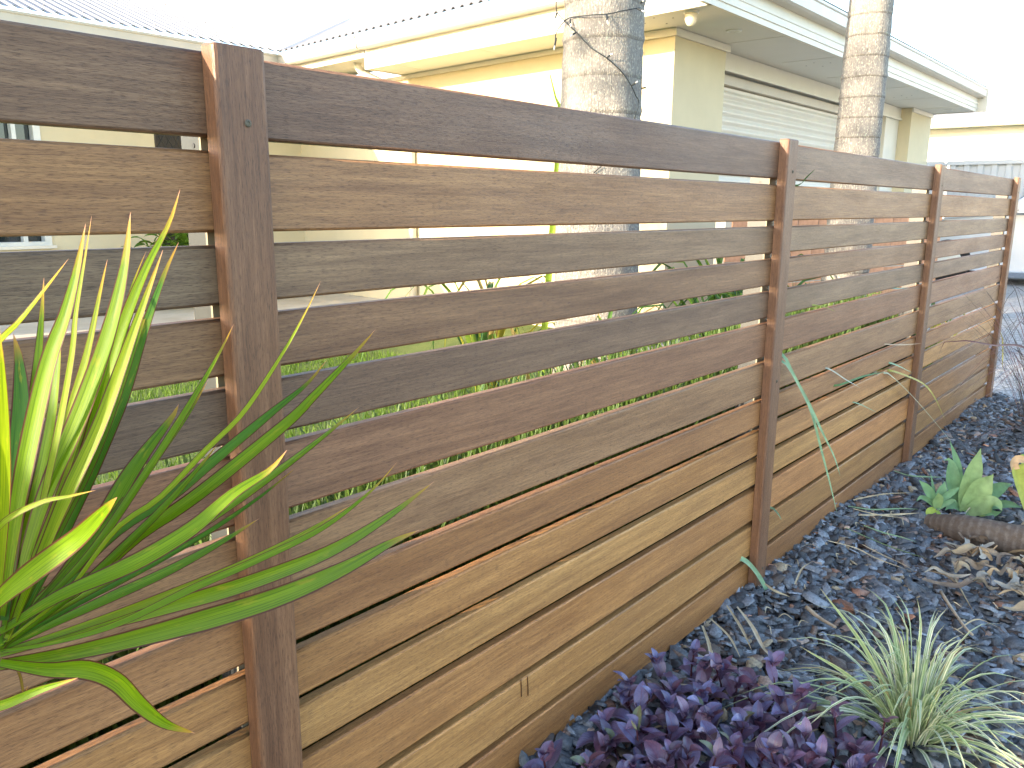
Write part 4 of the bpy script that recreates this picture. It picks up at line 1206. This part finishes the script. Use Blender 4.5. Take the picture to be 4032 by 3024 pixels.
for pts in ([(3690, 1420), (3720, 1345), (3790, 1340), (3900, 1358), (4060, 1400)],):
    pp = [on(u, v, y=-.16 - .05 * i) for i, (u, v) in enumerate(pts)] + [fgp + Vector((0, 0, .05))]
    v_, f_, u_ = ribbon(catmull(pp[::-1], 20), .009, lambda t: 1 - t ** 3 + .05, -_fwd, .3)
    o = obj('blade', v_, f_, M['fount'], fg, smooth=True, uvs=u_); o.color = (.12, .05, .06, 1)

# ------------------------------------------------------------------ grass blades poking out through the fence
M['poke'] = objcol('long_grass_blade', .45, .4, .3, lambda w, c: c)
lm_ = empty('long_grass_clump', (2.2, .16, 0), 'long thin grass blades poking out through the fence slats', 'grass tuft')
GRN, YEL, TAN = (.26, .42, .24), (.42, .38, .08), (.56, .44, .28)
for pts, wpx, c in [
    ([(3079, 1395), (3120, 1470), (3183, 1587), (3234, 1696), (3285, 1800), (3308, 1873)], 14, GRN),
    ([(3085, 1425), (3150, 1530), (3194, 1623), (3234, 1775), (3270, 1913), (3295, 2018)], 12, GRN),
    ([(3263, 1453), (3330, 1495), (3390, 1529)], 8, (.45, .47, .36)),
    ([(3487, 1464), (3596, 1565), (3726, 1717), (3827, 1848), (3892, 1971)], 8, (.45, .48, .32)),
    ([(3299, 1518), (3400, 1482), (3487, 1464)], 9, (.10, .20, .05)),
    ([(3509, 1461), (3580, 1485), (3639, 1515), (3679, 1565), (3722, 1656)], 11, YEL),
    ([(3512, 1432), (3592, 1468)], 9, GRN),
    ([(3371, 1587), (3451, 1623)], 6, GRN),
    ([(3494, 1356), (3560, 1358), (3628, 1352)], 5, TAN),
    ([(3035, 2000), (3060, 2020), (3078, 2047)], 11, GRN),
    ([(2932, 2207), (2997, 2285), (3047, 2395), (3082, 2482)], 20, GRN),
    ([(3145, 730), (3180, 695), (3210, 667)], 10, (.10, .20, .05)),
    ([(3530, 1137), (3582, 1133)], 7, (.3, .42, .35)),
    ([(3210, 1203), (3250, 1210), (3290, 1228)], 9, (.34, .38, .10)),
    ([(3540, 1135), (3572, 1140)], 4, GRN)]:
    n_ = len(pts)
    pp = [on(u, v, y=-.008 - .03 * i) for i, (u, v) in enumerate(pts)]
    b = Vector((pp[0].x - .10, .16, max(0, pp[0].z - .10)))
    g0 = pp[0]; inn = Vector((g0.x - .02, .03, g0.z + .0))
    path = catmull([Vector((g0.x - .06, .14, g0.z - .02)), inn] + pp, 22)
    wd = wpx / F_PX * depth(pp[0])
    v_, f_, u_ = ribbon(path, wd, lambda t: (1 - max(0, (t - .5) / .5) ** 2.2) + .05, (-.5, -.5, .7), .3)
    o = obj('blade', v_, f_, M['poke'], lm_, smooth=True, uvs=u_); o.color = (*c, 1)

# ------------------------------------------------------------------ straw and twigs on the mulch
M['straw'] = objcol('dry_straw', .8, .2, .1)
straws = [
    ([(2900, 2390), (2960, 2470), (3010, 2560), (3070, 2610)], 18), ([(2860, 2385), (2920, 2480), (2960, 2560)], 14), ([(2800, 2440), (2870, 2510), (2915, 2590)], 13),
    ([(2765, 2465), (2790, 2540), (2800, 2600), (2812, 2640)], 16), ([(2730, 2580), (2770, 2592), (2800, 2585), (2805, 2560)], 14), ([(2640, 2690), (2720, 2700), (2800, 2685)], 12),
    ([(3175, 2390), (3230, 2435), (3290, 2470)], 22), ([(3705, 2330), (3750, 2400), (3800, 2470), (3830, 2500)], 18), ([(3750, 2260), (3790, 2340), (3840, 2420)], 14),
    ([(3400, 2070), (3480, 2100), (3560, 2120), (3610, 2135)], 10), ([(3395, 2145), (3480, 2190), (3560, 2225), (3600, 2250)], 9), ([(3330, 2080), (3420, 2120), (3520, 2160), (3650, 2200)], 12),
    ([(3340, 1995), (3440, 2010), (3560, 2005), (3640, 2008)], 14), ([(3360, 1970), (3480, 1948), (3600, 1940)], 10), ([(3380, 2030), (3500, 2030), (3620, 2020)], 12),
    ([(3360, 2005), (3460, 2030), (3560, 2040)], 10), ([(3520, 1855), (3580, 1875), (3640, 1880), (3720, 1880)], 12), ([(3130, 2300), (3160, 2240), (3200, 2210)], 10),
    ([(3010, 2300), (3050, 2330), (3110, 2350)], 16), ([(3770, 2480), (3850, 2440), (3950, 2480)], 7), ([(3260, 2130), (3370, 2160), (3450, 2200), (3590, 2250)], 8), ([(2550, 2880), (2600, 2860), (2650, 2870)], 9)]
for i in range(46):
    if i < 24:
        x_ = random.uniform(1.0, 4.6); y_ = random.uniform(-.22, -.05)
    else:
        x_ = random.uniform(1.2, 3.4); y_ = random.uniform(-.75, -.15)
    a_ = random.uniform(0, 6.28); L_ = random.uniform(.03, .11); zz_ = .044 + .028 * min(1, max(0, (y_ + .22) / .2))
    straws.append(([Vector((x_, y_, zz_)), Vector((x_ + math.cos(a_) * L_ * .5, y_ + math.sin(a_) * L_ * .3, zz_ + .006)), Vector((x_ + math.cos(a_ + .25) * L_, y_ + math.sin(a_ + .25) * L_ * .6 - .01, zz_ - .002))], random.uniform(3, 7)))
def straw_pt(u, v):
    p = on(u, v, z=.042)
    return on(u, v, z=.040 + .028 * min(1, max(0, (p.y + .22) / .2)) + .008 * random.random())
scol = [(.50, .40, .25), (.56, .47, .32), (.42, .33, .2)]
for k, (pts, wpx) in enumerate(straws):
    pp = [q_ if isinstance(q_, Vector) else straw_pt(q_[0], q_[1]) for q_ in pts]
    wd = wpx / F_PX * (depth(pp[0]) if k < 22 else 2.6); c = random.choice(scol); nm, lb = 'dry_leaf_blade', ('dry straw-coloured blade in the litter along the foot of the fence' if 22 <= k < 46 else 'small dry straw piece scattered on the open bark mulch' if k >= 46 else 'long dry leaf blade sticking out between the fence foot and the purple shrub' if k < 6 else 'long dry straw blade stretched over the mulch between agave and striped grass')
    if k in (9, 11, 12, 16): c = (.24, .34, .18); nm, lb = 'fallen_grass_blade', 'fallen green grass blade lying on the mulch near the agave'
    if k in (6, 7): c = (.46, .36, .25); nm, lb = 'twig', ('short pale twig lying on the mulch above the striped grass' if k == 6 else 'pale twig lying on the mulch below the withered agave leaves')
    mid = pp[len(pp) // 2]
    root = Vector((mid.x, mid.y, mid.z))
    if nm == 'twig':
        g = G().tube(catmull(pp, 10), [wd * .35 * (1.1 - .04 * i) for i in range(11)], 7)
        vs_, fs_, uv_ = g.v, g.f, None
    else:
        vs_, fs_, uv_ = ribbon(catmull(pp, 14), wd, lambda t: min(1, .5 + t) * (1 - t ** 3) + .05, (random.uniform(-.3, .3), random.uniform(-.5, 0), 1), .7, random.uniform(-.6, .6))
    o = obj(nm, [Vector(v) - root for v in vs_], fs_, M['straw'], None, smooth=True, uvs=uv_, label=lb, cat='twig' if nm == 'twig' else 'leaf', group=None if nm == 'twig' else (('litter along the fence foot' if 22 <= k < 46 else 'straw bits on the open mulch' if k >= 46 else 'long dry blades by the purple shrub' if k < 6 else 'long dry blades near the agave') if nm == 'dry_leaf_blade' else 'green blades on the mulch'))
    o.location = root; o.color = (*c, 1)

# ------------------------------------------------------------------ parked car beyond the last batten
CY = .62
car = empty('parked_car', (14.35, .45 + CY, -.026), 'white car parked on the driveway past the end of the fence', 'car')
def car_xsec():
    g = G()
    # side outline in (y, z); front towards +y
    lower = [(-1.75, .32), (-1.80, .55), (-1.78, .95), (-1.70, 1.02), (.98, 1.04), (1.35, 1.00), (2.20, .92), (2.50, .80), (2.58, .55), (2.52, .28), (2.2, .20), (-1.5, .20)]
    return lower
X0, X1 = 13.5, 15.2
def loft(outline, insets, name, mat, par):
    """outline list of (y,z); insets list of (x, shrink)"""
    vs_ = []; n = len(outline); fs_ = []
    cy_ = sum(p[0] for p in outline) / n; cz_ = sum(p[1] for p in outline) / n
    for x_, s in insets:
        for y_, z_ in outline: vs_.append((x_, cy_ + (y_ - cy_) * s + CY, cz_ + (z_ - cz_) * s - .026))
    for i in range(len(insets) - 1):
        for k in range(n): fs_.append((i * n + k, i * n + (k + 1) % n, (i + 1) * n + (k + 1) % n, (i + 1) * n + k))
    fs_ += [tuple(range(n))[::-1], tuple(range((len(insets) - 1) * n, len(insets) * n))]
    return obj(name, vs_, fs_, mat, par)
body = loft(car_xsec(), [(X0 + .06, .965), (X0 + .01, .99), (X0, 1), (X0 + .02, 1.0), (X1 - .02, 1), (X1, 1), (X1 - .06 + .06, .99)], 'body', M['paint'], car)
cab = [(-1.70, 1.03), (-1.62, 1.30), (-1.40, 1.58), (-.9, 1.66), (.05, 1.64), (.42, 1.52), (1.05, 1.05)]
loft([(y_, z_) for y_, z_ in cab], [(X0 + .10, .97), (X0 + .13, 1.0), (X1 - .13, 1.0), (X1 - .10, .97)], 'cabin', M['paint'], car)
def win(poly, name):
    vs_ = [(X0 + .085 + .04 * (z_ - 1.05), y_ + CY, z_ - .026) for y_, z_ in poly] + [(X0 + .12 + .04 * (z_ - 1.05), y_ + CY, z_ - .026) for y_, z_ in poly]
    n = len(poly); obj(name, vs_, [tuple(range(n)), tuple(range(2 * n - 1, n - 1, -1))] + [(i, (i + 1) % n, n + (i + 1) % n, n + i) for i in range(n)], M['carglass'], car)
win([(-.42, 1.09), (.78, 1.09), (.36, 1.46), (.06, 1.56), (-.42, 1.58)], 'side_window')
win([(-.50, 1.09), (-.50, 1.58), (-1.10, 1.57), (-1.40, 1.48), (-1.5, 1.09)], 'side_window')
G().add([(X0 + .16, 1.02 + CY, 1.055), (X1 - .16, 1.02 + CY, 1.055), (X1 - .22, .44 + CY, 1.51), (X0 + .22, .44 + CY, 1.51)], [(0, 1, 2, 3)]).build('windscreen', M['carglass'], car)
mi = G().box(X0 - .17, X0 + .03, .60 + CY, .72 + CY, 1.03, 1.17).build('mirror', M['paint'], car)
G().box(X0 - .004, X0 + .01, -.50 + CY, -.485 + CY, .35, 1.0).build('door_gap', M['dark'], car)
G().box(X0 - .02, X0 + .005, -.36 + CY, -.20 + CY, .86, .89).build('door_handle', M['paint'], car)
for yy in (1.62 + CY, -1.05 + CY):
    for xx in (X0 + .02, X1 - .22):
        wh = empty('wheel', (0, 0, 0)); wh.parent = car
        COLo = wh
        g = G().tube([(xx - .012, yy, .30), (xx, yy, .30), (xx + .19, yy, .30), (xx + .205, yy, .30)], [.29, .325, .325, .29], 28)
        g.build('tyre', M['tyre'], wh)
        g = G().tube([(xx - .016, yy, .30), (xx - .013, yy, .30)], [.20, .205], 24); g.build('rim', M['alu'], wh)
G().box(X0 + .1, X0 + .5, 2.50 + CY, 2.57 + CY, .66, .80).build('headlight', M['carglass'], car)

# ------------------------------------------------------------------ neighbour's steel fence and house
nf = empty('sheet_metal_fence', (17.0, 0.5, 0), 'pale ribbed steel boundary fence beyond the parked car', 'fence')
for pnl in range(6):
    y0 = -6.4 + pnl * 2.4
    vs_ = []; ns = 0; yy = y0 + .05
    prof_ = []
    while yy < y0 + 2.35:
        prof_ += [(yy, 0), (yy + .10, 0), (yy + .125, -.03), (yy + .205, -.03), (yy + .23, 0)]; yy += .23
    vs_ = [(17.0 + o_, a, -.05) for a, o_ in prof_] + [(17.0 + o_, a, 1.90) for a, o_ in prof_]
    n_ = len(prof_)
    obj('panel', vs_, [(i, i + 1, n_ + i + 1, n_ + i) for i in range(n_ - 1)], M['sheetfence'], nf)
    G().box(16.95, 17.05, y0, y0 + .05, -.05, 1.93).build('post', M['sheetfence'], nf)
    G().box(16.945, 17.055, y0 + .052, y0 + 2.398, 1.89, 1.965).build('top_rail', M['sheetfence'], nf)
nh = empty('neighbour_house', (24.0, 4.0, 0), "neighbour's pale house with cream gutter beyond the steel fence", 'house')
G().box(22.0, 30.0, -12.0, 6.2, -.05, 2.98).build('wall', M['render2'], nh)
G().box(21.45, 30.4, -12.4, 5.2, 2.985, 3.01).build('soffit', M['soffit'], nh)
G().box(21.40, 21.449, -12.4, 5.2, 2.97, 3.23).build('gutter', M['gutter'], nh)
G().box(21.3, 22.0, 5.21, 5.85, 2.4, 2.95).box(21.2, 21.298, 5.15, 6.0, 2.5, 2.78).build('gable_return', M['wall'], nh)
G().add([(21.4, -12.4, 3.24), (21.4, 5.2, 3.24), (26, 3.0, 4.6), (26, -12.4, 4.6)], [(0, 3, 2, 1)]).build('roof', M['roof'], nh)
